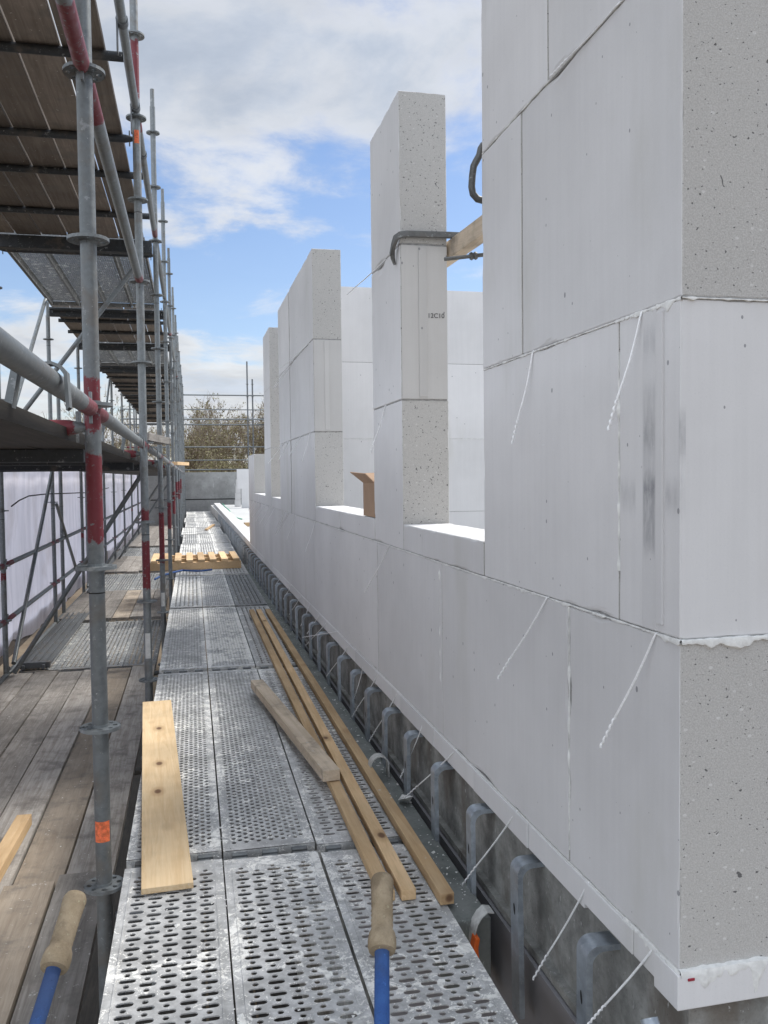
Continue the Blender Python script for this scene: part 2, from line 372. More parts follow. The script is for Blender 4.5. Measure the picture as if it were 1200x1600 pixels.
def link(name, me, loc=(0, 0, 0), parent=None, space=IDM):
    o = bpy.data.objects.new(name, me); C.objects.link(o)
    if parent is not None: o.parent = parent; o.location = Vector(loc)
    else: o.matrix_world = space @ Matrix.Translation(Vector(loc))
    return o
def tag(o, label=None, cat=None, group=None, kind=None):
    if label: o['label'] = label
    if cat: o['category'] = cat
    if group: o['group'] = group
    if kind: o['kind'] = kind
    return o
def thing(name, label, cat, loc=(0, 0, 0), group=None, space=IDM):
    o = link(name, None, loc, None, space); o.empty_display_size = .1; o['_l'] = list(loc)
    return tag(o, label, cat, group)
def part(name, mb, mat, parent, org=None, smooth=False, bevel=0):
    """coordinates in mb are in the space of the thing; org = where the part's own origin sits"""
    L = Vector(base(parent)); org = L if org is None else Vector(org)
    o = link(name, mb.mesh(name, mat, org, smooth, bevel), org-L, parent); o['_l'] = list(org); return o
def base(o): return tuple(o['_l'])
def solo(name, mb, mat, label, cat, org=(0, 0, 0), group=None, space=IDM, smooth=False, bevel=0):
    o = link(name, mb.mesh(name, mat, org, smooth, bevel), org, None, space); o['_l'] = list(org)
    return tag(o, label, cat, group)
def struct(name, mb, mat, **k):
    o = link(name, mb.mesh(name, mat)); o['kind'] = 'structure'; return o
def dup(o, parent=None, delta=None):
    c = o.copy(); C.objects.link(c); c.parent = parent
    if delta is not None: c.location = o.location + Vector(delta)
    for ch in [x for x in o.children]: dup(ch, c)
    return c
ORD = ['nearest', 'second', 'third', 'fourth', 'fifth', 'sixth', 'seventh', 'eighth', 'ninth', 'tenth', 'eleventh', 'twelfth', 'thirteenth']

# ------------------------------------------------------------------ setting: ground, slab
struct('ground', MB().add([(-900, -900, -5.6), (900, -900, -5.6), (900, 1500, -5.6), (-900, 1500, -5.6)], [(0, 1, 2, 3)]), M['earth'])

W0, TH = .87, .20
Z = [.329, .9455, 1.5644, 2.196, 2.8123]; ZS = 1.055
YC = 1.397

# building floor plate with its edge beam and fixing brackets
sl_ = thing('floor_slab', 'pale concrete floor slab of the new building with dark grey edge beam', 'floor slab', (.9, 1.4, -.02))
part('slab', MB().box(.9, 9, 1.44, 33, .0, .258), M['slab'], sl_)
be = MB().box(.893, 1.3, 1.405, 12.9, -.30, .256)
be.add([(.893, 12.9, -.3), (1.02, 33, -.3), (1.02, 33, .256), (.893, 12.9, .256)], [(0, 1, 2, 3)])
be.box(1.3, 4.5, 1.405, 1.438, -.3, .256)
part('edge_beam', be, M['beamc'], sl_)
part('edge_lip', MB().bar((.886, 1.42, -.015), (.886, 12.9, -.015), .03, .022).bar((.886, 12.95, -.015), (1.01, 33, -.015), .03, .022), M['beamc'], sl_)
pn = MB().box(.862, .885, 1.2, 12.9, -1.6, -.032).box(.862, .885, 12.9, 12.95, -1.6, -.032)
part('grey_panel', pn, M['panel'], sl_)
part('lower_wall', MB().box(.93, 9, 1.5, 33, -5.6, -.301), M['beamc'], sl_)
def ell(cx, cy, a, b, n):
    return [(cx+a*math.cos(2*math.pi*(j+.5)/n), cy+b*math.sin(2*math.pi*(j+.5)/n)) for j in range(n)]
# bracket: a folded strip that climbs the gap and hooks over onto the beam
def bracket_mesh():
    b = MB(); prof = [(0, -.16), (0, .214)]
    for k in range(1, 8):
        a = R(90*k/7); prof.append((.030*(1-math.cos(a)), .214+.030*math.sin(a)))
    prof.append((.078, .244))
    h = .024; t = .004
    inn = []
    for i, (x, z) in enumerate(prof):
        a = prof[max(0, i-1)]; c = prof[min(len(prof)-1, i+1)]
        d = Vector((c[0]-a[0], c[1]-a[1])).normalized(); inn.append((x+d.y*t, z-d.x*t))
    n = len(prof); vs = []
    for (x, z), (xi, zi) in zip(prof, inn):
        vs += [(x, -h, z), (x, h, z), (xi, h, zi), (xi, -h, zi)]
    fs = []
    for i in range(n-1):
        for k in range(4): fs.append((i*4+k, i*4+(k+1) % 4, (i+1)*4+(k+1) % 4, (i+1)*4+k))
    fs += [(3, 2, 1, 0), tuple((n-1)*4+k for k in range(4))]
    b.add(vs, fs)
    for s_ in (-1, 1):     # the two folded flanges follow the same outline
        y0, y1 = s_*h, s_*(h+.003)
        k = len(prof); fl = []
        for (x, z) in prof: fl += [(x, y0, z), (x, y1, z)]
        for (x, z) in prof:
            xx = min(x+.014, .078); zz = z-.013 if z > .2 else z
            fl += [(xx, y0, zz), (xx, y1, zz)]
        q = []
        for i in range(k-1):
            a, c = 2*i, 2*(i+1); a2, c2 = 2*k+2*i, 2*k+2*(i+1)
            q += [(a, c, c2, a2), (a+1, a2+1, c2+1, c+1), (a, a+1, c+1, c), (a2, c2, c2+1, a2+1)]
        b.add(fl, q)
    b.add([(-.0008, q[0]-.2, q[1]+.2*q[0]*0) for q in [(x_+.2, z_+(x_)*.9) for x_, z_ in ell(0, .118, .006, .014, 12)]], [tuple(range(12))], 1)
    return b.mesh('bracket', [M['galv_blue'], M['dark']], smooth=True)
brm = bracket_mesh()
y = 1.70; nb = 0
while y < 32 and nb < 100:
    x = .817 if y < 12.9 else .817+(y-12.9)*.0063
    o = link('bracket', brm, Vector((x, y+random.uniform(-.01, .01), random.uniform(-.006, .004)))-Vector(base(sl_)), sl_)
    o.rotation_euler = (random.uniform(-.03, .03), 0, random.uniform(-.06, .06))
    y += .385 if y < 13 else .30; nb += 1
o = part('drain_pipe', MB().tube([(.80, 1.385, .262), (.80, 1.30, .16), (.80, 1.25, .02)], .0165, 20), M['galv_blue'], sl_, smooth=True)

# dark ledge between deck and beam
lg = thing('filler_beam', 'dark green-grey ledge beam filling the gap beside the perforated deck', 'beam', (.77, 2.3, -.2))
part('beam_body', MB().bar((.765, 2.29, -.12), (.785, 12.8, -.12), .118, .22), M['ledge'], lg, bevel=.004)

# ------------------------------------------------------------------ main block wall
wall = thing('block_wall', 'tall white sand-lime block wall with window openings on the right of the deck', 'wall', (W0, YC, Z[0]))
def axis_grid(L, st=.028):
    a = [0, .003, .008, .016]; n = max(1, int((L-.032)/st))
    return a+[.016+(L-.032)*i/n for i in range(1, n)]+[L-.016, L-.008, L-.003, L]
def ragged(x0, x1, y0, y1, z0, z1, ends):
    lo = (x0, y0, z0); hi = (x1, y1, z1); G_ = [axis_grid(hi[i]-lo[i]) for i in range(3)]; N_ = [len(q)-1 for q in G_]
    idx = {}; vs = []; fs = []; ms = []
    def vert(i, j, k):
        if (i, j, k) in idx: return idx[(i, j, k)]
        t = (i, j, k); e = [min(G_[a][t[a]], (hi[a]-lo[a])-G_[a][t[a]]) for a in range(3)]
        p = [lo[a]+G_[a][t[a]] for a in range(3)]
        P = Vector(p); nz = mnoise.noise(P*13); n2 = mnoise.noise(P*70+Vector((9, 2, 4))); n3 = mnoise.noise(P*5.3+Vector((3, 3, 3)))
        D = .0014+max(0, nz-.22)*.016+max(0, n2)*.0030+max(0, n3-.38)*.05
        q = list(p)
        for a in range(3):
            if t[a] in (0, N_[a]):
                o_ = [b for b in range(3) if b != a]; m_ = min(e[o_[0]], e[o_[1]])
                d = max(0, D-m_)*.62
                q[a] += d if t[a] == 0 else -d
        idx[(i, j, k)] = len(vs); vs.append(q); return idx[(i, j, k)]
    for a in range(3):
        b, c = [(1, 2), (2, 0), (0, 1)][a]
        for side in (0, N_[a]):
            for u in range(N_[b]):
                for v in range(N_[c]):
                    f = []
                    for (du, dv) in ((0, 0), (1, 0), (1, 1), (0, 1)):
                        t = [0, 0, 0]; t[a] = side; t[b] = u+du; t[c] = v+dv; f.append(vert(*t))
                    fs.append(tuple(f) if side else tuple(reversed(f))); ms.append(ends if a == 1 else 0)
    b_ = MB(); b_.v = [Vector(v) for v in vs]; b_.f = fs; b_.m = ms; return b_
def block(y0, y1, z0, z1, x0=W0, x1=W0+TH, ends=1, parent=None, jit=.0015, name='wall_block', sm=0):
    g_ = .0026
    dx = random.uniform(-jit, jit)
    near = y0 < 6 and x0 < 1.5
    b = ragged(x0+dx, x1+dx, y0+g_, y1-g_, z0+g_, z1-g_, ends) if near else MB().box(x0+dx, x1+dx, y0+g_, y1-g_, z0+g_, z1-g_, 0, ends)
    return part(name, b, [M['block'], M['rough']], parent or wall, org=((x0+x1)/2, (y0+y1)/2, z0), bevel=0 if near else .0022)
for a, b_ in [(YC, 1.869), (1.869, 2.90), (2.90, 3.95), (3.95, 4.97), (4.97, 6.0), (6.0, 7.280), (7.305, 8.3), (8.3, 9.3), (9.3, 10.3), (10.3, 11.3), (11.3, 12.33)]:
    block(a, b_, Z[0], Z[1])
for a, b_ in [(2.458, 3.15), (3.15, 3.448), (4.003, 4.95), (4.95, 5.909), (8.16, 9.05), (9.75, 11.35)]:
    block(a, b_, Z[1], ZS, name='sill_block')
corner = block(YC, 1.628, Z[1], Z[2], W0, 1.87, ends=0, jit=0); corner.data.materials[0] = M['scuffed']
block(1.628, 2.458, Z[1], Z[2])
block(YC, 2.149, Z[2], Z[3]); block(2.149, 2.458, Z[2], Z[3])
block(YC, 1.98, Z[3], Z[4]); block(1.98, 2.458, Z[3], Z[4])
for k in range(3):
    block(3.448, 4.003, Z[1+k], Z[2+k])
    block(5.909, 7.262, Z[1+k], Z[2+k]); block(7.312, 8.16, Z[1+k], Z[2+k])
    block(9.05, 9.75, Z[1+k], Z[2+k])
block(11.35, 12.33, Z[1], Z[2])
# gable return at the corner (mostly out of frame)
for k in range(4):
    x = 1.872 if k == 1 else 1.072
    while x < 5:
        block(YC, YC+TH, Z[k], Z[k+1], x, min(x+.998, 5), ends=0, jit=0); x += 1.0
# plinth course
pb = [YC, 1.475, 1.56, 1.78, 2.11, 2.55, 3.0, 3.5, 4.0, 4.5, 5, 5.5, 6, 6.5, 7, 7.5, 8, 9, 10, 11, 12.4]
for a, b_ in zip(pb, pb[1:]):
    zb = .262 if not (1.47 < a < 1.5 or 1.55 < a < 1.6) else .275
    dx = random.uniform(-.004, .003) - (.004 if a == YC else 0)
    bb = MB().box(W0-.004+dx, W0+TH, a-.006 if a == YC else a+.001, b_-.001, zb, Z[0]-.001)
    part('plinth_block', bb, M['block'], wall, org=(W0+.1, (a+b_)/2, zb), bevel=.002)
for x0, x1 in [(W0+TH+.002, 1.25), (1.252, 1.6), (1.602, 2.2)]:
    part('plinth_block', MB().box(x0, x1, YC-.006, YC+.18, .262, Z[0]-.001), M['block'], wall, org=(x0, YC, .262), bevel=.002)
# joints: mortar layers set a few millimetres back from the faces
jm = MB(); i_ = .004
for y0, y1, z in [(YC, 12.33, Z[0]), (YC, 12.33, Z[1]), (YC, 2.458, Z[2]), (YC, 2.458, Z[3]), (3.448, 4.003, Z[2]), (3.448, 4.003, Z[3]), (5.909, 8.16, Z[2]), (5.909, 8.16, Z[3]), (9.05, 9.75, Z[2]), (9.05, 9.75, Z[3])]:
    jm.box(W0+i_, W0+TH-i_, y0+i_, y1-i_, z-.0045, z+.0045)
for yy, z0, z1 in [(1.869, 0, 1), (2.9, 0, 1), (3.95, 0, 1), (4.97, 0, 1), (6, 0, 1), (8.3, 0, 1), (9.3, 0, 1), (10.3, 0, 1), (11.3, 0, 1), (1.628, 1, 2), (2.149, 2, 3), (1.98, 3, 4)]:
    jm.box(W0+i_+.001, W0+TH-i_-.001, yy-.004, yy+.004, Z[z0]+.004, Z[z1]-.004)
jm.box(W0+.02, W0+TH-.01, 7.25, 7.33, Z[0], Z[4]-.01)
part('mortar_joint', jm, M['joint'], wall)
# white thin-bed mortar squeezed out of the joints
def bead(p0, p1, out, n, rmin, rmax, seed, thr=.0, drips=()):
    """wavy bead along p0-p1; out = unit vector away from the face"""
    b = MB(); p0 = Vector(p0); p1 = Vector(p1); out = Vector(out); L = (p1-p0).length; d = (p1-p0)/L
    rows = []
    for i in range(n+1):
        t = i/n; s_ = L*t
        q = mnoise.noise(Vector((s_*23, seed, 0)))*.5+mnoise.noise(Vector((s_*70, seed+5, 0)))*.35+.3
        sag = mnoise.noise(Vector((s_*9, seed+9, 2)))*.5+.5
        r = rmin+(rmax-rmin)*max(0, q-thr); dn = r*(1.0+2.6*sag**2)
        for (c, wd, ln) in drips:
            e = math.exp(-((s_-c)/wd)**2); dn += ln*e; r += .002*e
        p = p0+d*s_
        up = Vector((0, 0, 1))
        rows.append([p+up*r*.5-out*.003, p+up*r*.35+out*r*.6, p+out*r*.85-up*dn*.3, p+out*r*.6-up*dn*.8, p-up*dn-out*.003])
    vs = [v for rw in rows for v in rw]; k = 5
    fs = [(i*k+j, (i+1)*k+j, (i+1)*k+j+1, i*k+j+1) for i in range(n) for j in range(k-1)]
    return b.add(vs, fs)
def addbead(*a, **k): part('mortar_bead', bead(*a, **k), M['mortar'], wall, smooth=True)
OX = (-1, 0, 0); OY = (0, -1, 0)
addbead((W0, YC-.004, Z[0]+.001), (W0, 1.60, Z[0]+.001), OX, 110, .002, .011, 3, drips=[(.045, .008, .02), (.11, .015, .012)])
addbead((W0, 1.60, Z[0]+.001), (W0, 4.1, Z[0]+.001), OX, 500, .0012, .0045, 4, .1)
addbead((W0, 4.1, Z[0]+.001), (W0, 12.3, Z[0]+.001), OX, 500, .001, .003, 5, .2)
addbead((W0-.002, YC, Z[0]+.002), (1.5, YC, Z[0]+.002), OY, 180, .005, .019, 6, drips=[(.05, .02, .018), (.155, .006, .05), (.165, .012, .02), (.25, .01, .03)])
addbead((W0, YC, Z[1]), (W0, 1.52, Z[1]), OX, 70, .001, .009, 7, .1, drips=[(.02, .02, .006), (.05, .012, .008)])
addbead((W0, 1.52, Z[1]), (W0, 2.9, Z[1]), OX, 300, .001, .007, 8, .1, drips=[(.72, .012, .006)])
addbead((W0, 2.9, Z[1]), (W0, 9.2, Z[1]), OX, 400, .001, .006, 9, .1)
addbead((W0, YC, Z[1]), (1.45, YC, Z[1]), OY, 150, .002, .013, 10, .1, drips=[(.06, .015, .01), (.12, .03, .014)])
addbead((W0, YC, Z[2]), (W0, 1.60, Z[2]), OX, 100, .001, .012, 11, .1, drips=[(.045, .012, .016), (.10, .01, .006)])
addbead((W0, YC, Z[2]), (1.4, YC, Z[2]), OY, 130, .0008, .006, 12, .25)
addbead((W0, 1.60, Z[2]), (W0, 2.45, Z[2]), OX, 150, .0008, .006, 13, .1)
addbead((W0, YC, Z[3]), (W0, 2.45, Z[3]), OX, 200, .0006, .006, 14, .2)
addbead((W0, 5.91, Z[2]), (W0, 8.1, Z[2]), OX, 150, .0006, .003, 15, .2)
for yy, z0, z1, sd in [(1.869, .36, .94, 21), (1.628, 1.05, 1.5, 22), (2.926, .5, .93, 24)]:
    b = MB(); rows = []; n = 60
    for i in range(n+1):
        z = z0+(z1-z0)*i/n; q = max(0, mnoise.noise(Vector((z*25, sd, 0)))+.12)*.009+.0003
        rows += [(W0+.003, yy-q*1.2, z), (W0-q*.8, yy, z), (W0+.003, yy+q*1.2, z)]
    b.add(rows, [(i*3+j, (i+1)*3+j, (i+1)*3+j+1, i*3+j+1) for i in range(n) for j in range(2)])
    part('mortar_bead', b, M['mortar'], wall, smooth=True)
# tongue-and-groove profiles on block ends that turn outward
def rib(mb, parent, mat=None, name='end_rib'): part(name, mb, mat or M['scuffed'], parent, bevel=.0015)
rb = MB().box(W0-.0045, W0+.003, 1.455, 1.476, Z[1]+.02, Z[2]-.012)
rib(rb, wall); rib(MB().box(W0-.0015, W0+.003, 1.480, 1.532, Z[1]+.004, Z[2]-.004), wall)
rib(MB().box(W0-.0012, W0+.003, YC+.003, 1.449, Z[1]+.005, Z[2]-.005), wall)
for (ya, x0, x1) in [(3.448, .945, .98), (5.909, .945, .978)]:
    rib(MB().box(x0, x1, ya-.006, ya+.004, Z[2]+.012, Z[3]-.012), wall, M['block_end'])
    part('end_face', MB().box(W0+.003, W0+TH-.003, ya-.0022, ya+.003, Z[2]+.004, Z[3]-.004), M['block_end'], wall, bevel=.0015)
# stamped batch code
def text_mesh(txt, size, mat):
    cu = bpy.data.curves.new('txt', 'FONT'); cu.body = txt; cu.size = size; cu.extrude = .0004; cu.align_x = 'CENTER'
    o = bpy.data.objects.new('txt', cu); C.objects.link(o)
    bpy.context.view_layer.update()
    me = bpy.data.meshes.new_from_object(o.evaluated_get(bpy.context.evaluated_depsgraph_get())); me.materials.clear(); me.materials.append(mat)
    bpy.data.objects.remove(o); return me
tm = link('printed_code', text_mesh('12C10', .027, M['ink']), Vector((1.018, 3.4448, 1.900))-Vector(base(wall)), wall)
tm.rotation_euler = (R(90), 0, 0); tm.scale = (1.0, 1, 1)
# wall ties: thin galvanised rods with a twisted tail, hanging out of the bed joints
def tie(hx, hy, tx, ty, off=.06, zj=None, r=.0023, hpl=W0):
    a = at(hx, hy, x=W0-.001)
    if zj is not None: a.z = Z[zj]
    b = at(tx, ty, x=W0-off)
    d = (b-a); L = d.length; d.normalize(); s_ = d.cross(Vector((1, 0, .2))).normalized(); u = s_.cross(d)
    pts = [a+Vector((.03, 0, 0)), a, a+d*.006]; n0 = 5; k0 = .72
    for i in range(n0): pts.append(a+d*L*(.05+(k0-.05)*i/(n0-1))+u*.004*math.sin(math.pi*i/(n0-1)))
    m = 36
    for i in range(1, m+1):
        q = i/m; an = q*2*math.pi*5
        pts.append(a+d*L*(k0+(1-k0)*q)+(s_*math.cos(an)+u*math.sin(an))*.0013)
    r = r*(1+max(0, a.y-5)*.06)
    part('wall_tie', MB().tube(pts, r, 7), M['rod'], wall, org=a, smooth=True)
TIES = [(1003, 490, 950, 672, .05, 2), (833, 550, 800, 693, .04, 2), (855, 940, 778, 1060, .07, 1), (1025, 998, 938, 1167, .06, 1), (608, 855, 570, 925, .06, 1),
        (920, 1392, 833, 1530, .06, 0), (1022, 1497, 918, 1602, .07, 0), (808, 1277, 722, 1383, .08, 0), (713, 1180, 632, 1247, .09, 0), (664, 1127, 626, 1215, .05, 0),
        (622, 1090, 577, 1158, .06, 0), (592, 1052, 550, 1120, .06, 0), (570, 1038, 551, 1102, .04, 0), (547, 1010, 510, 1057, .07, 0), (528, 989, 472, 996, .10, 0),
        (512, 975, 478, 1008, .06, 0), (500, 962, 480, 990, .05, 0), (484, 943, 470, 978, .05, 0), (471, 929, 452, 960, .05, 0), (455, 912, 443, 936, .04, 0), (440, 895, 430, 915, .04, 0),
        (492, 815, 477, 862, .06, 1), (462, 803, 448, 843, .06, 1), (451, 800, 431, 836, .06, 1), (444, 798, 430, 832, .05, 1),
        (429, 792, 412, 822, .06, 1), (421, 789, 406, 818, .06, 1), (414, 786, 400, 814, .06, 1), (408, 784, 394, 808, .06, 1), (401, 782, 391, 802, .05, 1), (396, 781, 388, 797, .05, 1),
        (602, 408, 543, 460, .08, 3), (602, 635, 579, 708, .05, 2), (483, 540, 436, 578, .06, 3), (458, 562, 428, 608, .06, 3), (446, 577, 428, 605, .05, 3),
        (484, 676, 472, 722, .05, 2), (469, 681, 452, 712, .05, 2), (450, 693, 436, 718, .05, 2), (443, 694, 419, 724, .05, 2), (968, 2, 860, 120, .012, 3)]
for t in TIES: tie(t[0], t[1], t[2], t[3], t[4], t[5])

# red shims in the base joint
for (px, py), lab in (((775, 1243), 'small red plastic shim in the base joint above the brackets'), ((1077, 1528), 'small red plastic shim under the near corner of the block wall')):
    p = at(px, py, x=W0) if px < 1000 else at(px, py, y=YC)
    solo('plastic_shim', MB().box(p.x-.007, p.x+.007, p.y-.008, p.y+.01, p.z-.002, p.z+.003), M['redp'], lab, 'shim', org=tuple(p), bevel=.0012)

# ------------------------------------------------------------------ interior wall
iw = thing('interior_wall', 'white inner cross wall seen through the window openings', 'wall', (1.08, 7.04, .26))
for k in range(4):
    x = W0+TH+.003; first = .55 if k % 2 else .998
    while x < 6:
        x2 = min(x+first, 6); first = .998
        part('wall_block', MB().box(x, x2-.002, 7.04, 7.24, Z[k]+.0015 if k else .262, Z[k+1]-.0015), M['block'], iw, org=(x, 7.04, Z[k]), bevel=.002); x = x2
part('mortar_joint', MB().box(W0+TH+.006, 5.99, 7.044, 7.236, .3, Z[4]-.01), M['joint'], iw)
bb = bead((1.08, 7.04, Z[2]), (3.2, 7.04, Z[2]), OY, 120, .001, .006, 31, .1)
part('mortar_bead', bb, M['mortar'], iw, smooth=True)

# ------------------------------------------------------------------ low white course running on to the far end
lc = thing('low_block_course', 'low white block course running on from the wall to the far parapet', 'wall', (W0, 12.42, .26))
y = 12.42
while y < 31.5:
    x = W0+(y-12.4)*.0067; x2 = W0+(y+.99-12.4)*.0067
    b = MB().add([(x, y, .262), (x+.21, y, .262), (x2+.21, y+.99, .262), (x2, y+.99, .262), (x, y, .345), (x+.21, y, .345), (x2+.21, y+.99, .345), (x2, y+.99, .345)],
                 [(3, 2, 1, 0), (4, 5, 6, 7), (0, 1, 5, 4), (1, 2, 6, 5), (2, 3, 7, 6), (3, 0, 4, 7)])
    part('plinth_block', b, M['block'], lc, org=(x, y, .262)); y += 1.0
# far white block pieces
fw = thing('corner_block_pier', 'white block pier with a small opening standing far away beside the parapet', 'wall', (2.0, 30, .26))
fa = at(377, 733, y=29.0); fb = at(392, 797, y=29.0)
part('wall_block', MB().box(fa.x, fa.x+.5, 29, 29.24, .262, .9), M['block'], fw, org=(fa.x, 29, .262))
part('wall_block', MB().box(fa.x-.14, fa.x+.5, 29, 29.24, .902, fa.z), M['block'], fw, org=(fa.x, 29, .9))
st = thing('block_stack', 'small stack of white blocks left of the far block pier', 'blocks', (1.7, 30.5, .26))
for k in range(4): part('loose_block', MB().box(1.66+.02*k, 1.86, 30.4, 30.7, .262+.24*k, .262+.24*(k+1)-.01), M['block'], st, org=(1.7, 30.4, .262+.24*k))
# things lying on the slab
solo('timber_offcut', MB().bar((1.16, 17.9, .30), (1.45, 18.0, .30), .09, .08), M['pallet'], 'short pale timber offcut on the white slab beyond the wall', 'timber', (1.2, 18, .26), 'offcuts')
b = MB(); pts = [at(x, y_, z=.275) for x, y_ in [(347, 786), (352, 792), (358, 797), (362, 804), (370, 809), (378, 811)]]
solo('green_strap', MB().tube(pts, .012, 8), M['green'], 'green strap lying along the white slab near the parapet', 'strap', pts[0], smooth=True)

# ------------------------------------------------------------------ far parapet
pp = thing('parapet_wall', 'grey concrete parapet wall closing the far end of the deck', 'wall', (0, 34.2, 0))
part('wall_panel', MB().box(-4.2, 9, 34.2, 34.4, .47, 1.50), M['parapet'], pp)
part('wall_panel', MB().box(-4.2, 9, 34.2, 34.4, -2.0, .43), M['parapet'], pp)
part('panel_joint', MB().box(-4.2, 9, 34.23, 34.38, .42, .48), M['dark'], pp)

# ------------------------------------------------------------------ scaffold
GL = {}
def galv_b(bands, axis=2):
    k = (tuple(bands), axis)
    if k not in GL: GL[k] = m_galv('galvanised_marked', bands, axis=axis)
    return GL[k]
sc = thing('scaffold', 'long galvanised tube scaffold with rosettes along the left of the deck', 'scaffold', (-.295, 2.79, -5.5), space=SMAT)
BAY = 2.84
PY = [2.79-BAY+BAY*i for i in range(13)]
XI, XO = -.295, -1.69
def rosette_mesh():
    b = MB(); n = 8
    for k in range(n):
        a0, a1 = 2*math.pi*k/n, 2*math.pi*(k+1)/n; am = (a0+a1)/2
        rr = .044; hole = []
        big = k % 2
        for j in range(8):
            t = 2*math.pi*j/8+.2; hole.append((am+math.cos(t)*(.23 if big else .15), rr+math.sin(t)*.0085))
        mp = lambda a, r, z: (r*math.cos(a), r*math.sin(a), z)
        b.cell(a0, a1, .024, .0615, hole, .005, .010, mp)
        b.cell(a0, a1, .024, .0615, hole, -.005, 0, mp)
        m_ = 3
        for j in range(m_):
            p, q = a0+(a1-a0)*j/m_, a0+(a1-a0)*(j+1)/m_
            b.add([mp(p, .0615, -.005), mp(q, .0615, -.005), mp(q, .0615, .005), mp(p, .0615, .005)], [(0, 1, 2, 3)])
    b.tube([(0, 0, -.012), (0, 0, .012)], .0265, 16)
    return b.mesh('rosette', M['galv'])
ros = rosette_mesh()
BANDS = {1: ((1.06, 1.33), (1.40, 1.56)), 2: ((.56, .86), (.98, 1.06), (3.6, 3.95)), 3: ((.45, .93),), 4: ((.62, .95),), 5: ((.7, 1.05),), 6: ((.9, 1.2),), 7: ((.8, 1.2),), 8: ((.9, 1.25),)}
NR = 0
def post(x, y, z0, z1, bands=(), kmin=-6, kmax=9, rosettes=True, name='standard', parent=None, seg=20):
    global NR
    parent = parent or sc
    b = MB().tube([(x, y, z0), (x, y, z1-.16)], .0242, seg)
    b.tube([(x, y, z1-.16), (x, y, z1)], .019, seg)
    p = part(name, b, galv_b(bands), parent, org=(x, y, 0), smooth=True)
    k = kmin
    while -.02+.5*k < z1-.1 and k <= kmax:
        zz = -.02+.5*k
        if zz > z0 and rosettes and NR < 190:
            o = link('rosette', ros, (0, 0, zz), p); o.rotation_euler.z = random.uniform(0, .7); NR += 1
        k += 1
    for zz in (.98, 2.98):                 # spigot joint line
        if z0 < zz < z1: link('collar', MB().tube([(0, 0, zz-.08), (0, 0, zz-.076)], .0248, 16).mesh('collar', M['dark'], smooth=True), (0, 0, 0), p)
    return p
posts = {}
for i, y in enumerate(PY):
    if i == 0: continue
    posts[i] = post(XI, y, -5.5, 4.88, BANDS.get(i, ()), kmin=-2 if i < 8 else 0)
for i in range(1, 12):
    post(XO, PY[i]+(-.1 if i == 3 else 0), -5.5, 4.88 if i > 6 else 3.43, ((.35, .42),) if i % 2 else (), kmin=0, kmax=6)
# extra intermediate outer standards seen against the sheeting
for y in (9.9, 12.7, 15.6): post(XO, y+2.1, -5.5, 2.6, (), kmin=0, kmax=5)
# stickers wrapped round the near standards
def sticker(p, z0, z1, mat, a0, a1):
    n = 8; r = .0247; vs = []
    for j in range(n+1):
        a = a0+(a1-a0)*j/n; vs += [(r*math.cos(a), r*math.sin(a), z0), (r*math.cos(a), r*math.sin(a), z1)]
    o = link('sticker', MB().add(vs, [(2*j, 2*j+2, 2*j+3, 2*j+1) for j in range(n)]).mesh('sticker', mat, smooth=True), (0, 0, 0), p)
sticker(posts[1], .125, .19, M['stick_o'], R(-150), R(-30))
sticker(posts[2], .12, .28, M['stick_w'], R(-130), R(-50)); sticker(posts[3], .04, .17, M['stick_w'], R(-130), R(-50))
sticker(posts[2], 3.32, 3.40, M['stick_o'], R(-120), R(-50))
def tubep(name, a, b, bands=None, r=.0242, mat=None, seg=16, axis=1, heads=True):
    a = Vector(a); b = Vector(b); d = (b-a).normalized(); mid = a
    mb = MB()
    if heads: mb.tube([a+d*.012, a+d*.035, a+d*.07, b-d*.07, b-d*.035, b-d*.012], [.009, .017, r, r, .017, .009], seg)
    else: mb.tube([a, b], r, seg)
    p = part(name, mb, mat or (galv_b(bands, axis) if bands else M['galv']), sc, org=a, smooth=True)
    if heads:
        for q, s_ in ((a, 1), (b, -1)):
            c = q+d*s_*.045-a
            link('wedge', MB().box(c.x-.004, c.x+.004, c.y-.004-abs(d.y)*.008, c.y+.004+abs(d.y)*.008, c.z-.045, c.z+.05).mesh('wedge', M['galv']), (0, 0, 0), p)
    return p
for i in range(len(PY)-1):
    L = PY[i+1]-PY[i]; rb_ = ((-.1, .28), (L-.30, L+.1))
    far = i > 7
    tubep('ledger', (XI, PY[i], 1.465), (XI, PY[i+1], 1.465), rb_)
    tubep('ledger', (XI, PY[i], 3.52), (XI, PY[i+1], 3.52), rb_ if i % 2 == 0 else None)
    if i < 2: tubep('ledger', (XI, PY[i], 2.48), (XI, PY[i+1], 2.48), ((L-.42, L+.1),) if i == 0 else ((-.1, .35), (L-.2, L+.1)))
    if i > 0:
        for z in (-.52, .48, -.03, 1.465, 3.48): tubep('ledger', (XO, PY[i], z), (XO, PY[i+1], z), rb_ if z in (.48, -.03) else None)
    tubep('ledger', (XI, PY[i], -.60), (XI, PY[i+1], -.60))
for i, y in enumerate(PY):
    if i == 0: continue
    tubep('transom', (XI, y, 1.41), (XO, y, 1.41), ((-.4, -.05),), axis=0)
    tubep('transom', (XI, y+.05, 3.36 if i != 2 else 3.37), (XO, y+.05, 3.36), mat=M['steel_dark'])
    tubep('transom', (XI+.02, y, -.12), (.70, y, -.12), mat=M['galv_lo'])
    tubep('transom', (XI, y, -.60), (XO, y, -.60), mat=M['galv_lo'])
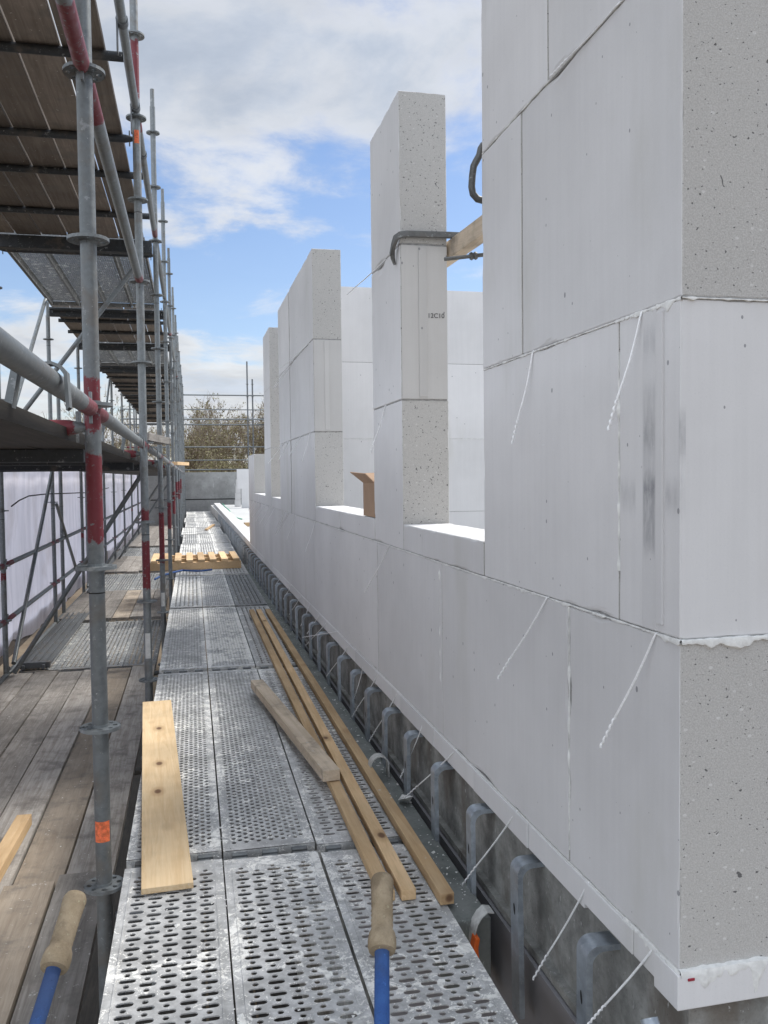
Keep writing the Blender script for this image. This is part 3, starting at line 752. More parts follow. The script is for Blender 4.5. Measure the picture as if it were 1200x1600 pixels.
for y in (3.2, 3.85, 4.6, 6.35, 7.3, 12.2, 13.1, 17.9, 18.8, 20.7, 21.6, 23.5, 24.4, 26.4, 29, 31):   # putlogs under the boards
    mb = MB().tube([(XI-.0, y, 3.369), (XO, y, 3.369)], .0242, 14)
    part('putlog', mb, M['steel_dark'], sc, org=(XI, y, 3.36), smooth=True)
for y in (8.14, 11.42, 14.25, 17.1):
    part('support_beam', MB().box(XI-.02, XO, y-.03, y+.03, 3.28, 3.39).box(XI-.02, XO, y+.09, y+.15, 3.30, 3.392), M['steel_dark'], sc, org=(XI, y, 3.3), bevel=.005)
for y in (1.9, 3.6, 4.3, 6.5, 7.3):
    part('putlog', MB().box(XI-.12, XO, y-.025, y+.025, 1.32, 1.372), M['steel_dark'], sc, org=(XI, y, 1.33), bevel=.004)
# diagonal braces
def brace(a, b, r=.021): tubep('brace', a, b, None, r, M['galv'], 14, 1, False)
YB = 8.36
brace((-1.62, YB, -.50), (-.42, YB, 1.36)); brace((-1.68, YB, 1.60), (-.44, YB, 3.26))
brace((-1.66, 8.55, -.45), (-1.66, 11.2, 1.42)); brace((-1.68, 9.0, 1.95), (-1.68, 11.1, 3.42)); brace((-1.66, 11.4, .95), (-1.66, 13.2, -.1))
brace((-1.62, 14.0, -.50), (-.42, 14.0, 1.30)); brace((-1.66, 14.4, -.45), (-1.66, 17, 1.42)); brace((-1.68, 16.9, 1.6), (-1.68, 19.4, 3.42))
brace((-1.62, 19.8, -.5), (-.42, 19.8, 1.3))
# hooks that clip boards' frames over the mid ledger
for y in (1.98, 5.0, 6.9):
    mb = MB()
    prof = [(-.075, 1.40), (-.06, 1.485)]+[(XI+.295-.0+.033*math.cos(R(a))-.0, 1.465+.033*math.sin(R(a))) for a in (140, 110, 80, 50, 20)]+[(.034, 1.40)]
    vs = []
    for (x, z) in prof: vs += [(XI+x, y-.022, z), (XI+x, y+.022, z), (XI+x*1.22, y-.022, z+.006), (XI+x*1.22, y+.022, z+.006)]
    n = len(prof); fs = []
    for i in range(n-1):
        a, c = 4*i, 4*i+4
        fs += [(a, a+1, c+1, c), (a+2, c+2, c+3, a+3), (a, c, c+2, a+2), (a+1, a+3, c+3, c+1)]
    mb.add(vs, fs); part('ledger_hook', mb, M['galv'], sc, org=(XI, y, 1.4))
# couplers where the transoms clamp on
for (x, y, z) in [(XI, 4.55, 3.45), (XI, 5.56, 3.42), (XI, 6.35, 3.44)]:
    part('coupler', MB().tube([(x, y-.025, 3.52), (x, y+.025, 3.52)], .030, 14).box(x-.028, x-.02, y-.02, y+.02, 3.36, 3.52), M['galv_lo'], sc, org=(x, y, z), smooth=True)

# ------------------------------------------------------------------ perforated steel deck planks
PW = .3075
def slot(cx, cy, a, b):                  # obround, long in x
    o = []
    for j in range(6):
        t = R(-90+180*j/5); o.append((cx+(a-b)+b*math.cos(t), cy+b*math.sin(t)))
    for j in range(6):
        t = R(90+180*j/5); o.append((cx-(a-b)+b*math.cos(t), cy+b*math.sin(t)))
    return o
def plank_meshes(kind, L):
    b = MB(); dr = .0035; m0 = .16/2
    e = .05
    if kind == 'slot':
        nx, px, py = 5, .05, .05; xo = -nx*px/2; n = int((L-2*e)/py); y0 = (L-n*py)/2
        for c in range(nx):
            sh = .025 if c % 2 else 0
            X0, X1 = xo+c*px, xo+(c+1)*px
            Y = y0+sh
            if sh: b.add([(X0, y0, 0), (X1, y0, 0), (X1, Y, 0), (X0, Y, 0)], [(0, 1, 2, 3)]); b.add([(X0, y0+n*py-sh, 0), (X1, y0+n*py-sh, 0), (X1, y0+n*py, 0), (X0, y0+n*py, 0)], [(0, 1, 2, 3)])
            for r_ in range(n-(1 if sh else 0)):
                ya = Y+r_*py
                b.cell(X0, X1, ya, ya+.028, slot((X0+X1)/2, ya+.014, .0215, .0093), 0, dr)
                b.cell(X0, X1, ya+.028, ya+py, ell((X0+X1)/2-.002, ya+.0395, .0082, .0082, 8), 0, dr)
    elif kind == 'dense':
        nx, px, py = 12, .021, .034; xo = -nx*px/2; n = int((L-2*e)/py); y0 = (L-n*py)/2
        for c in range(nx):
            sh = py/2 if c % 2 else 0; X0, X1 = xo+c*px, xo+(c+1)*px; Y = y0+sh
            if sh: b.add([(X0, y0, 0), (X1, y0, 0), (X1, Y, 0), (X0, Y, 0)], [(0, 1, 2, 3)]); b.add([(X0, y0+n*py-sh, 0), (X1, y0+n*py-sh, 0), (X1, y0+n*py, 0), (X0, y0+n*py, 0)], [(0, 1, 2, 3)])
            for r_ in range(n-(1 if sh else 0)):
                ya = Y+r_*py; b.cell(X0, X1, ya, ya+py, ell((X0+X1)/2, ya+py/2, .0086, .0098, 8), 0, dr)
    else:                                # ribbed plank with slits running along it
        nx, px, py = 6, .042, .07; xo = -nx*px/2; n = int((L-2*e)/py); y0 = (L-n*py)/2
        for c in range(nx):
            X0, X1 = xo+c*px, xo+(c+1)*px
            for r_ in range(n):
                ya = y0+r_*py
                h_ = [(q[1]-ya-py/2+(X0+X1)/2, q[0]-(X0+X1)/2+ya+py/2) for q in slot((X0+X1)/2, ya+py/2, .026, .0075)][::-1]
                b.cell(X0+.006, X1-.006, ya, ya+py, h_, -.004, dr)
            for xr in (X0, X1-.006): b.box(xr, xr+.006, y0, y0+n*py, -.004, .002)
    xw = -xo; y1 = y0+n*py
    b.add([(-PW/2, .012, 0), (PW/2, .012, 0), (PW/2, y0, 0), (-PW/2, y0, 0), (-PW/2, y1, 0), (PW/2, y1, 0), (PW/2, L-.012, 0), (-PW/2, L-.012, 0)], [(0, 1, 2, 3), (4, 5, 6, 7)])
    for s_ in (-1, 1):
        xa, xb = (xo, -PW/2) if s_ < 0 else (xw, PW/2)
        a_, c_ = min(xa, xb), max(xa, xb)
        b.add([(a_, y0, 0), (c_, y0, 0), (c_, y1, 0), (a_, y1, 0)], [(0, 1, 2, 3)])
        b.box(s_*(PW/2-.024)-.002, s_*(PW/2-.024)+.002, .03, L-.03, -.001, .0022)        # pressed ridge
    top = b
    rl = MB()
    for s_ in (-1, 1): rl.box(s_*(PW/2-.004)-.002, s_*(PW/2-.004)+.002, .012, L-.012, -.055, -.003)
    rl.box(-PW/2, PW/2, .010, .014, -.055, -.003); rl.box(-PW/2, PW/2, L-.014, L-.010, -.055, -.003)
    hk = MB().box(-.026, .026, -.013, .013, -.034, -.006)
    return top, rl, hk
PM = {}
def plank(kind, L, mat, label, x, y, z, group, space=SMAT, rot=0., hooks=True, flip=False):
    k = (kind, L, mat.name)
    if k not in PM:
        t, r_, h1 = plank_meshes(kind, L)
        PM[k] = (t.mesh('deck_plate', mat), r_.mesh('side_rail', mat), h1.mesh('end_hook', M['galv'], bevel=.003))
    o = thing('steel_deck_plank', label, 'scaffold plank', (x, y, z), group, space)
    o.rotation_euler.z += rot
    link('deck_plate', PM[k][0], (0, 0, 0), o); link('side_rail', PM[k][1], (0, 0, 0), o)
    if hooks:
        for yy in (-.001, L+.001):
            for xx in (-.10, 0, .10): link('end_hook', PM[k][2], (xx, yy, 0), o)
    return o
KIND = {'slot': 'slotted and punched', 'dense': 'finely perforated', 'slit': 'ribbed'}
rows = [(.04, 2.80, [('slot', 1), ('slot', 1), ('slot', 1)]),
        (2.885, 2.80, [('dense', 1), ('dense', 1), ('slot', 1)]),
        (5.76, 2.74, [('dense', 1), ('dense', 2), ('slit', 1)]),
        (8.58, 2.76, [('slit', 1), ('dense', 1), ('slit', 0)]),
        (11.42, 2.76, [('slit', 1), ('dense', 2), ('slit', 1)]),
        (14.26, 2.76, [('slit', 2), ('slit', 1), ('dense', 2)]),
        (17.10, 2.76, [('slit', 2), ('slit', 2), ('dense', 2)]),
        (19.94, 2.76, [('slit', 2), ('dense', 2), ('slit', 2)]),
        (22.78, 2.76, [('dense', 2), ('slit', 1), ('slit', 2)]),
        (25.62, 2.76, [('slit', 2), ('dense', 2), ('slit', 2)]),
        (28.46, 2.76, [('dense', 2), ('dense', 2), ('slit', 2)]),
        (31.30, 2.6, [('slit', 2), ('dense', 2), ('dense', 2)])]
for i, (y0, L, ks) in enumerate(rows):
    sh = 0 if i < 6 else [.02, -.03, .03, -.02, .02, 0][i-6]
    for j, (k, mt) in enumerate(ks):
        mt_ = (M['deck0'], M['deck1'], M['deck2'])[mt]
        dy = -.018*j if i < 4 else random.uniform(-.02, .02)
        lab = '%s steel plank, %s of three in the %s row of the deck' % (KIND[k], ('left', 'middle', 'right')[j], ORD[i])
        plank(k, L, mt_, lab, -.083+.3135*j+sh, y0+dy+.018, random.uniform(-.002, .002), 'steel planks of the walkway deck beside the wall', rot=random.uniform(-.0008, .0008), hooks=i < 3)

# ------------------------------------------------------------------ lower platform (left): boards and steel planks
def board(x0, x1, y0, y1, z, label, group, mat='board', th=.038, tilt=0.):
    wv = MB(); n = 12
    zz = [z+random.uniform(-.004, .004)+.006*mnoise.noise(Vector((x0*7, y0+i*.4, z))) for i in range(n+1)]
    for i in range(n):
        a, b_ = y0+(y1-y0)*i/n, y0+(y1-y0)*(i+1)/n
        pass
    vs = []
    for i in range(n+1):
        yy = y0+(y1-y0)*i/n; cx = .003*mnoise.noise(Vector((x0*3, yy, 1)))
        for (x, dz_) in ((x0, 0), (x0, th), (x1, th), (x1, 0)): vs.append((x+cx, yy, zz[i]*.5+(z)*.5-th+dz_))
    fs = [(i*4+k, i*4+(k+1) % 4, i*4+4+(k+1) % 4, i*4+4+k) for i in range(n) for k in range(4)]
    fs = [tuple(reversed(f)) for f in fs]+[(0, 1, 2, 3), (n*4+3, n*4+2, n*4+1, n*4)]
    wv.add(vs, fs)
    return solo('scaffold_board', wv, M[mat], label, 'scaffold board', ((x0+x1)/2, (y0+y1)/2, z-th), group, SMAT)
def board_run(name, xs0, n, wdt, gap, y0, y1, z, where, mat, group, stag=.05, light=()):
    x = xs0
    for j in range(n):
        nm = ('first', 'second', 'third', 'fourth', 'fifth', 'sixth', 'seventh')[j]
        lab = '%s board, %s from the right on the %s' % (name, nm, where)
        m_ = 'light' if j in light else mat
        board(x-wdt, x, y0+random.uniform(-stag, stag), y1+random.uniform(-stag, stag), z+random.uniform(-.004, .004), lab, group, m_)
        x -= wdt+gap
M['light'] = m_wood('newer_board', (.34, .28, .22), (.43, .37, .30), .3, dirty=.6)
M['thick'] = m_wood('grey_timber', (.42, .34, .25), (.52, .43, .33), .25, dirty=.4)
GLB = 'weathered boards of the lower left platform'
board_run('weathered grey', -.40, 6, .205, .012, .4, 3.92, -.488, 'lower platform end nearest the camera', 'board', GLB, .06, light=(1,))
board_run('long weathered', -.385, 6, .205, .013, 3.55, 8.48, -.53, 'lower left platform before the steel planks', 'board', GLB, .05, light=(1,))
GLP = 'ribbed steel planks of the lower left platform'
def low_planks(y0, L, where, n=4):
    for j in range(n):
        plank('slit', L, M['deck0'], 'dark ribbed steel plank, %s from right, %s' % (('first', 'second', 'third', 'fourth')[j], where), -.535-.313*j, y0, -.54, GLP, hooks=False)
low_planks(8.58, 2.76, 'nearer steel bay of the lower platform')
board_run('weathered', -.39, 6, .205, .012, 11.40, 14.2, -.50, 'lower platform between the two steel bays', 'board', GLB, .08, light=(2,))
low_planks(14.30, 2.76, 'farther steel bay of the lower platform')
board_run('far weathered', -.39, 6, .205, .012, 17.1, 20.5, -.50, 'lower platform beyond the farther steel bay', 'board', GLB, .08)
low_planks(20.6, 2.76, 'third steel bay of the lower platform')
board_run('farthest weathered', -.39, 6, .205, .012, 23.5, 33.8, -.50, 'lower platform stretch reaching the parapet', 'board', GLB, .08)
# loose dark steel plank lying upside-down against the sheeting
lp = thing('loose_steel_plank', 'dark steel plank lying on the lower platform against the white sheeting', 'scaffold plank', (-1.52, 8.7, -.53), space=SMAT)
mb = MB().box(-1.62, -1.36, 8.66, 11.9, -.505, -.50)
for x in (-1.62, -1.56, -1.49, -1.42, -1.365): mb.box(x, x+.012, 8.68, 11.88, -.50, -.478)
part('deck_plate', mb, M['galv_lo'], lp, bevel=.001)
part('end_frame', MB().box(-1.63, -1.35, 8.60, 8.66, -.52, -.462).box(-1.60, -1.57, 8.56, 8.60, -.52, -.48).box(-1.42, -1.39, 8.56, 8.60, -.52, -.48), M['galv_lo'], lp, bevel=.006)

# ------------------------------------------------------------------ mid and upper platforms
GMB = 'boards of the middle platform'
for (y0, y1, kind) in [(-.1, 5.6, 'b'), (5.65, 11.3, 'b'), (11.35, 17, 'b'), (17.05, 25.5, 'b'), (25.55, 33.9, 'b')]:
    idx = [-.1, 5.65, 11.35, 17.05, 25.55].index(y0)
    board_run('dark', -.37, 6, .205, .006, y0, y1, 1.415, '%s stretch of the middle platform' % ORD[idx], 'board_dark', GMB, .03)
GUB = 'brown boards of the upper platform'; GUP = 'steel planks of the upper platform'
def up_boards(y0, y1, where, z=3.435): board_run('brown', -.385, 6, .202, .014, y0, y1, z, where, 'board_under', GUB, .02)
def up_planks(y0, L, where):
    for j in range(4):
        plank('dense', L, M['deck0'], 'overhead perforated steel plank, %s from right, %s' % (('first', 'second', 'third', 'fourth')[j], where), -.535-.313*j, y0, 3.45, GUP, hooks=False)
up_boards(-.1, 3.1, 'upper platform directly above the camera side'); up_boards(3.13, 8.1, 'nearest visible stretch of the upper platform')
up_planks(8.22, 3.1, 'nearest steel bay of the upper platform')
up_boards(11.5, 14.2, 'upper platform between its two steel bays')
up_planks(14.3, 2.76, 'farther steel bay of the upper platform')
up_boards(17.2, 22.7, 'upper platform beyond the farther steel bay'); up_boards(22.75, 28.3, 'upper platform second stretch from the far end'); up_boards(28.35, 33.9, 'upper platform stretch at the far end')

# ------------------------------------------------------------------ sheeting along the outside
sh = MB(); n, m = 260, 22
vs = []
for i in range(n+1):
    y = 2.5+31.5*i/n
    for j in range(m+1):
        t = j/m
        zb = -.50+.03*mnoise.noise(Vector((y*2.2, 0, 3)))+(.14*max(0, 1-abs(y-9.2)/1.3))
        z = zb+(1.42-zb)*t+.02*mnoise.noise(Vector((y*5, t*2, 8)))*(t > .95)
        x = -1.81+.05*mnoise.noise(Vector((y*1.1, z*.9, 1)))+.022*mnoise.noise(Vector((y*6, z*1.5, 4)))+.02*(1-t)**3*mnoise.noise(Vector((y*3, 0, 7)))
        vs.append((x, y, z))
sh.add(vs, [(i*(m+1)+j, (i+1)*(m+1)+j, (i+1)*(m+1)+j+1, i*(m+1)+j+1) for i in range(n) for j in range(m)])
so_ = solo('debris_sheeting', sh, M['sheet'], 'white lavender plastic sheeting hung along the outside of the scaffold', 'sheeting', (-1.8, 9, -.5), space=SMAT, smooth=True)
solo('toe_board', MB().box(-1.86, -1.84, 2.5, 33.9, -.53, -.30), M['board_under'], 'brown toe board behind the bottom of the white sheeting', 'toe board', (-1.85, 2.5, -.53), space=SMAT)
cb = [(-1.72, y, .75+.12*math.sin(y*1.1)-.02*(y-8)) for y in [7, 8, 9, 10, 11, 12, 13, 14]]
cbp = []
for a, b_ in zip(cb, cb[1:]):
    for k in range(6): cbp.append(Vector(a).lerp(Vector(b_), k/6))
solo('cable', MB().tube([at(18, 791, x=-1.6)]+[at(*q, x=-1.6) for q in [(30, 782), (45, 775), (70, 772), (100, 771), (125, 770), (145, 770), (170, 762)]], .007, 8), M['dark'], 'thin dark cable looping across the white sheeting', 'cable', (-1.6, 8, .8), smooth=True)

# ------------------------------------------------------------------ far cross scaffold
fs_ = thing('cross_scaffold', 'far tube scaffold crossing above the concrete parapet', 'scaffold', (0, 35, -5.5))
for x, zt in ((at(388, 700, y=35).x, 5.9), (at(393, 700, y=36).x, 5.2), (7.5, 5.2), (-1.9, 4.8), (11, 5)):
    b = MB().tube([(x, 35, -5.5), (x, 35, zt)], .03, 10)
    k = -.02
    p = part('standard', b, M['galv_lo'], fs_, org=(x, 35, 0), smooth=True)
    for z in [1.5, 2.5, 3.5, 4.5, 5.0]:
        if z < zt: link('rosette', ros, (0, 0, z), p)
for z, r_, y in ((4.55, .026, 35), (3.98, .022, 35), (3.60, .03, 35), (3.42, .03, 35.6), (2.50, .028, 35), (1.98, .022, 35), (1.60, .03, 34.9)):
    part('ledger', MB().tube([(-2.4, y, z), (11, y, z)], r_, 10), galv_b(((-.3, .25), (5.9, 6.3)), 0) if z in (4.55, 1.60, 2.5) else M['galv'], fs_, org=(-1.9, y, z), smooth=True)
part('platform', MB().box(3.0, 11, 35.1, 36, 3.62, 3.68), M['board_under'], fs_, org=(4, 35, 3.6))
part('gate_frame', MB().box(3.15, 3.33, 35.0, 35.04, 3.7, 4.45), galv_b(((.55, .9),)), fs_, org=(3.2, 35, 3.7))

# ------------------------------------------------------------------ timber, pallet, hose, etc. on the deck
def slab_item(name, corners, z0, th, mat, label, cat, bevel=.002, lift=(0, 0, 0, 0), group=None):
    """a board from its four top corners (world xy), lying at z0"""
    c = [Vector((p[0], p[1], z0)) for p in corners]; mid = sum(c, Vector())/4
    d = ((c[2]+c[3])/2-(c[0]+c[1])/2); L = d.length; ang = math.atan2(d.y, d.x)-math.pi/2
    wd = ((c[1]-c[0]).length+(c[2]-c[3]).length)/2
    o = link(name, MB().box(-wd/2, wd/2, -L/2, L/2, 0, th).mesh(name, M[mat], bevel=bevel), (mid.x, mid.y, z0))
    o.rotation_euler.z = ang; return tag(o, label, cat, group)
def two(a, b, wd, z0, th, mat, label, cat='timber', name='timber_batten', tilt=0., group=None):
    a = Vector((a[0], a[1], 0)); b = Vector((b[0], b[1], 0)); d = b-a; L = d.length; mid = (a+b)/2
    o = link(name, MB().box(-wd/2, wd/2, -L/2, L/2, 0, th).mesh(name, M[mat], bevel=.0025), (mid.x, mid.y, z0))
    o.rotation_euler = (tilt, 0, math.atan2(d.y, d.x)-math.pi/2); return tag(o, label, cat, group)
slab_item('plywood_strip', [at(*q, z=.024) for q in [(301, 1380), (222, 1388), (222, 1097), (268, 1093)]], .006, .018, 'ply', 'pale plywood strip with knots lying flat on the deck near the scaffold post', 'plywood')
mid = lambda p, q, z: (at(*p, z=z)+at(*q, z=z))/2
GB = 'long pine battens on the deck'
two(at(393, 953, z=.03), at(606, 1396, z=.03), .044, .006, .03, 'pine', 'long pine battten'.replace('ttt', 'tt')+' lying under the thick timber, left of the three long ones', group=GB)
two(at(404, 953, z=.03), at(639, 1394, z=.03), .044, .006, .032, 'pine', 'long pine batten in the middle of the three long ones', group=GB)
two(at(418, 953, z=.03), at(699, 1401, z=.03), .042, .006, .034, 'pine', 'long pine batten nearest the wall, right of the three long ones', group=GB)
two(at(401, 1062, z=.085), at(518, 1203, z=.085), .070, .040, .045, 'thick', 'short thick weathered timber laid across the long battens', tilt=0)
two(at(38, 1272, z=-.43), at(-60, 1440, z=-.43), .07, -.486, .055, 'pine', 'short pine timber lying on the lower platform at the left edge')
# rebar-like grey tube end at the very left edge
# pallet
pl = thing('pallet', 'light pine pallet lying across the deck in the distance', 'pallet', (.1, 12.5, 0))
pz = .004
for yy in (12.15, 12.75, 13.3): part('stringer', MB().box(-.50, .73, yy-.045, yy+.045, pz, pz+.10), M['pallet'], pl, org=(.1, yy, pz), bevel=.002)
for k in range(8):
    x = -.44+.158*k; part('slat', MB().box(x-.045, x+.045, 12.10, 13.35, pz+.102, pz+.135), M['pallet'], pl, org=(x, 12.7, pz+.1), bevel=.002)
hp = [at(*q, z=.02) for q in [(242, 905), (252, 900), (268, 895), (285, 891), (300, 892), (315, 892), (331, 890)]]
solo('hose', MB().tube(hp, .013, 10), M['hose'], 'dark blue hose lying on the deck in front of the pallet', 'hose', tuple(hp[3]), smooth=True)
two(at(322, 828, z=.02), at(334, 820, z=.02), .07, .01, .03, 'pallet', 'small timber offcut lying on the far deck beyond the pallet', name='timber_offcut', group='offcuts')
p = at(286, 741, y=17)
two((-.27, 5.75), (-.15, 6.5), .10, 1.50, .05, 'board', 'grey timber end resting on the middle ledger beside the second post', name='timber_offcut', group='offcuts')
two((-.16, 13.9), (.02, 14.6), .09, 1.47, .05, 'pallet', 'pale timber end sticking out from the middle platform farther along', name='timber_offcut', group='offcuts')

# cardboard box on the sill
bx = thing('cardboard_box', 'open brown cardboard box standing on the window sill', 'box', (.97, 4.22, ZS+.001))
q = MB(); x0, x1, y0, y1, z0, z1 = .876, 1.04, 4.02, 4.29, ZS+.001, ZS+.165; t = .004
q.box(x0, x0+t, y0, y1, z0, z1).box(x1-t, x1, y0, y1, z0, z1).box(x0+t, x1-t, y0, y0+t, z0, z1).box(x0+t, x1-t, y1-t, y1, z0, z1).box(x0+t, x1-t, y0+t, y1-t, z0, z0+t)
part('box_body', q, M['card'], bx)
def flap(pts, t=.004):
    p = [Vector(v) for v in pts]; nrm = (p[1]-p[0]).cross(p[3]-p[0]).normalized()*t
    return MB().add(p+[v+nrm for v in p], [(3, 2, 1, 0), (4, 5, 6, 7), (0, 1, 5, 4), (1, 2, 6, 5), (2, 3, 7, 6), (3, 0, 4, 7)])
part('flap', flap([(x0, y0, z1), (x0, y1, z1), (x0-.03, y1+.20, z1+.055), (x0-.035, y0+.06, z1+.045)]), M['card'], bx)
part('flap', flap([(x0, y1, z1), (x1, y1, z1), (x1, y1+.10, z1+.05), (x0, y1+.12, z1+.045)]), M['card'], bx)
part('flap', flap([(x1, y0, z1), (x1, y1, z1), (x1+.06, y1, z1+.03), (x1+.06, y0, z1+.03)]), M['card'], bx)

# clamp bar on the narrow pier, brace timber and screw prop
def flatbar(pts, wd, th, up=(0, 0, 1)):
    b = MB(); pts = [Vector(p) for p in pts]; n = len(pts); vs = []; u = Vector(up)
    for i, p in enumerate(pts):
        d = (pts[min(i+1, n-1)]-pts[max(0, i-1)]).normalized(); s_ = d.cross(u).normalized(); uu = s_.cross(d)
        vs += [p-s_*th/2-uu*wd/2, p+s_*th/2-uu*wd/2, p+s_*th/2+uu*wd/2, p-s_*th/2+uu*wd/2]
    fs = [(i*4+k, i*4+(k+1) % 4, i*4+4+(k+1) % 4, i*4+4+k) for i in range(n-1) for k in range(4)]
    fs += [(3, 2, 1, 0), tuple((n-1)*4+k for k in range(4))]
    return b.add(vs, fs)
cl = thing('bar_clamp', 'grey bent steel bar clamp hooked round the narrow block pier', 'clamp', (1.0, 3.43, 2.23))
part('clamp_bar', flatbar([(1.30, 3.432, 2.238), (1.07, 3.432, 2.236), (.895, 3.432, 2.232), (.868, 3.434, 2.228), (.852, 3.445, 2.218), (.847, 3.47, 2.195), (.848, 3.51, 2.165)], .026, .016), M['clamp'], cl, smooth=False, bevel=.004)
part('clamp_jaw', MB().tube([(.850, 3.50, 2.18), (.852, 3.505, 2.15), (.862, 3.51, 2.125)], [.010, .009, .006], 10), M['clamp'], cl, smooth=True)
cl2 = thing('handle_clamp', 'dark bent steel clamp sticking out from the far edge of the tall near wall section', 'clamp', (.86, 2.48, 2.15))
pts = [at(*q, y=2.475) for q in [(754, 224), (751, 232), (749, 243), (744, 252), (740, 260), (738, 275), (737, 292), (739, 303), (746, 311), (758, 314)]]
pts += [Vector((.95, 2.475, pts[-1].z-.002)), Vector((1.1, 2.475, pts[-1].z-.004))]
part('clamp_bar', MB().tube(pts, [.006, .0095]+[.0105]*(len(pts)-2), 12), M['clamp'], cl2, smooth=True)
a = at(703, 395, x=1.10); b_ = at(757, 356, x=1.13); a = a-(b_-a).normalized()*.38
bt = solo('brace_timber', MB().bar(a, b_+(b_-a).normalized()*.5, .05, .075), M['thick'], 'sloping pine brace timber between the narrow pier and the tall wall section', 'timber', tuple(a), bevel=.003)
a = at(712, 403, y=3.3); b_ = at(757, 398, y=3.25)
pr_ = thing('screw_prop', 'dark threaded steel rod with collar under the sloping brace timber', 'prop', tuple(a))
part('threaded_rod', MB().tube([a-(b_-a)*.4, b_+(b_-a)*2], .008, 12), M['clamp'], pr_, smooth=True)
c = a.lerp(b_, .62); d = (b_-a).normalized()
part('collar', MB().tube([c-d*.016, c-d*.008, c+d*.0, c+d*.008, c+d*.016], [.012, .017, .012, .017, .012], 12), M['clamp'], pr_, smooth=True)

# strap with orange ratchet at the end of the ledge, second loop farther on
def band(pts, wd, th, axis): return flatbar(pts, wd, th, axis)
s1 = thing('lashing_strap', 'grey lashing strap with an orange plastic buckle at the near end of the dark ledge', 'strap', (.80, 2.27, 0))
pts = [at(*q, y=2.27) for q in [(768, 1421), (758, 1420), (749, 1428), (742, 1440), (738, 1455), (736, 1472), (738, 1492), (745, 1505)]]
part('webbing', band(pts, .045, .003, (0, 1, 0)), M['webbing'], s1, smooth=True)
pts = [at(*q, y=2.245) for q in [(744, 1462), (741, 1478), (744, 1506)]]
part('buckle', flatbar(pts, .034, .014, (0, 1, 0)), M['orange'], s1, bevel=.004)
s2 = thing('strap_loop', 'grey strap loop standing up beside the battens farther along the ledge', 'strap', (.8, 3.4, 0))
c = at(592, 1200, y=3.50); pts = []
for k in range(9):
    a_ = R(200-180*k/8); pts.append(c+Vector((.040*math.cos(a_), 0, .045*math.sin(a_)+.01)))
pts = [pts[0]-Vector((0, 0, .05))]+pts+[pts[-1]-Vector((0, 0, .06))]
part('webbing', band(pts, .05, .004, (0, 1, 0)), M['webbing'], s2, smooth=True)
solo('mortar_scrap', MB().add([at(622, 1250, z=.002), at(640, 1252, z=.002), at(646, 1244, z=.02), at(628, 1241, z=.016), at(633, 1248, z=.03)], [(0, 1, 4), (1, 2, 4), (2, 3, 4), (3, 0, 4)]), M['mortar'], 'flat mortar scrap on the ledge at the tip of a wall tie', 'mortar scrap', tuple(at(630, 1250, z=.0)))

# ------------------------------------------------------------------ wheelbarrow handles in the foreground
wb = thing('wheelbarrow', 'blue wheelbarrow reaching in from below with two tan rubber handle grips', 'wheelbarrow', (.1, 1.0, .0))
hd = (CF+CU*.73).normalized()
ends = []
for (px, py), hdir in (((597, 1440), (CF+CU*.73).normalized()), ((98, 1468), (CF+CU*.66-CR*.02).normalized())):
    p0 = at(px, py, d=1.75)
    def P_(t): return p0+hdir*t
    low = P_(-.48)
    part('handle', MB().tube([low, P_(-.2), P_(.02)], .0145, 20), M['blue'], wb, org=p0, smooth=True)
    prof = [(-.062, .0155), (-.060, .026), (-.052, .0285), (-.040, .0285), (-.026, .0265), (-.018, .0225)]
    k = 0
    while -.012+.005*k < .086:
        s_ = -.012+.005*k; prof.append((s_, .0215 + (.0013 if k % 2 else 0) + max(0, s_-.05)*.06)); k += 1
    prof += [(.090, .0235), (.097, .020), (.100, .010)]
    part('grip', MB().tube([P_(s_) for s_, _ in prof], [r_ for _, r_ in prof], 24), M['rubber'], wb, org=p0, smooth=True)
    ends.append(low)
part('cross_tube', MB().tube([ends[0], ends[1]], .0145, 14), M['blue'], wb, org=ends[0], smooth=True)
part('front_frame', MB().tube([ends[0], ends[0]-hd*.25+Vector((0, -.25, 0)), ends[1]-hd*.25+Vector((0, -.25, 0)), ends[1]], .0145, 14), M['blue'], wb, org=ends[0], smooth=True)

# ------------------------------------------------------------------ mortar crumbs and shavings
cr = MB(); rc = random.Random(3)
def crumb(x, y, z, s_):
    vs = []
    for dx, dy, dz_ in ((1, 0, 0), (-.8, .5, 0), (-.4, -.9, 0), (.2, .1, .7), (.5, .7, .1)):
        vs.append(Vector((x+dx*s_*rc.uniform(.5, 1.2), y+dy*s_*rc.uniform(.5, 1.6), z+dz_*s_*rc.uniform(.2, .8))))
    cr.add(vs, [(0, 4, 3), (4, 1, 3), (1, 2, 3), (2, 0, 3)])
for _ in range(2600):
    y = 1.6+rc.random()**1.6*16; x = rc.choice((rc.uniform(-.22, .70), rc.uniform(.5, .70), rc.uniform(.35, .45), rc.uniform(.03, .12)))
    if mnoise.noise(Vector((x*3, y*2, 5))) < -.15: continue
    crumb(x+SK*y, y, .001, rc.uniform(.002, .006)*(1 if rc.random() < .93 else 2))
for _ in range(330): y = 2.3+rc.random()**1.3*8; crumb(.72+.10*rc.random()**.6+.001*y, y, -.009, rc.uniform(.0015, .005)*(1 if rc.random() < .9 else 2))
for _ in range(260): y = rc.uniform(1.5, 14); crumb(rc.uniform(-1.6, -.4), y, -.50, rc.uniform(.002, .006))
for _ in range(60): crumb(rc.uniform(.885, 1.06), rc.uniform(2.5, 3.4), ZS, rc.uniform(.002, .004))
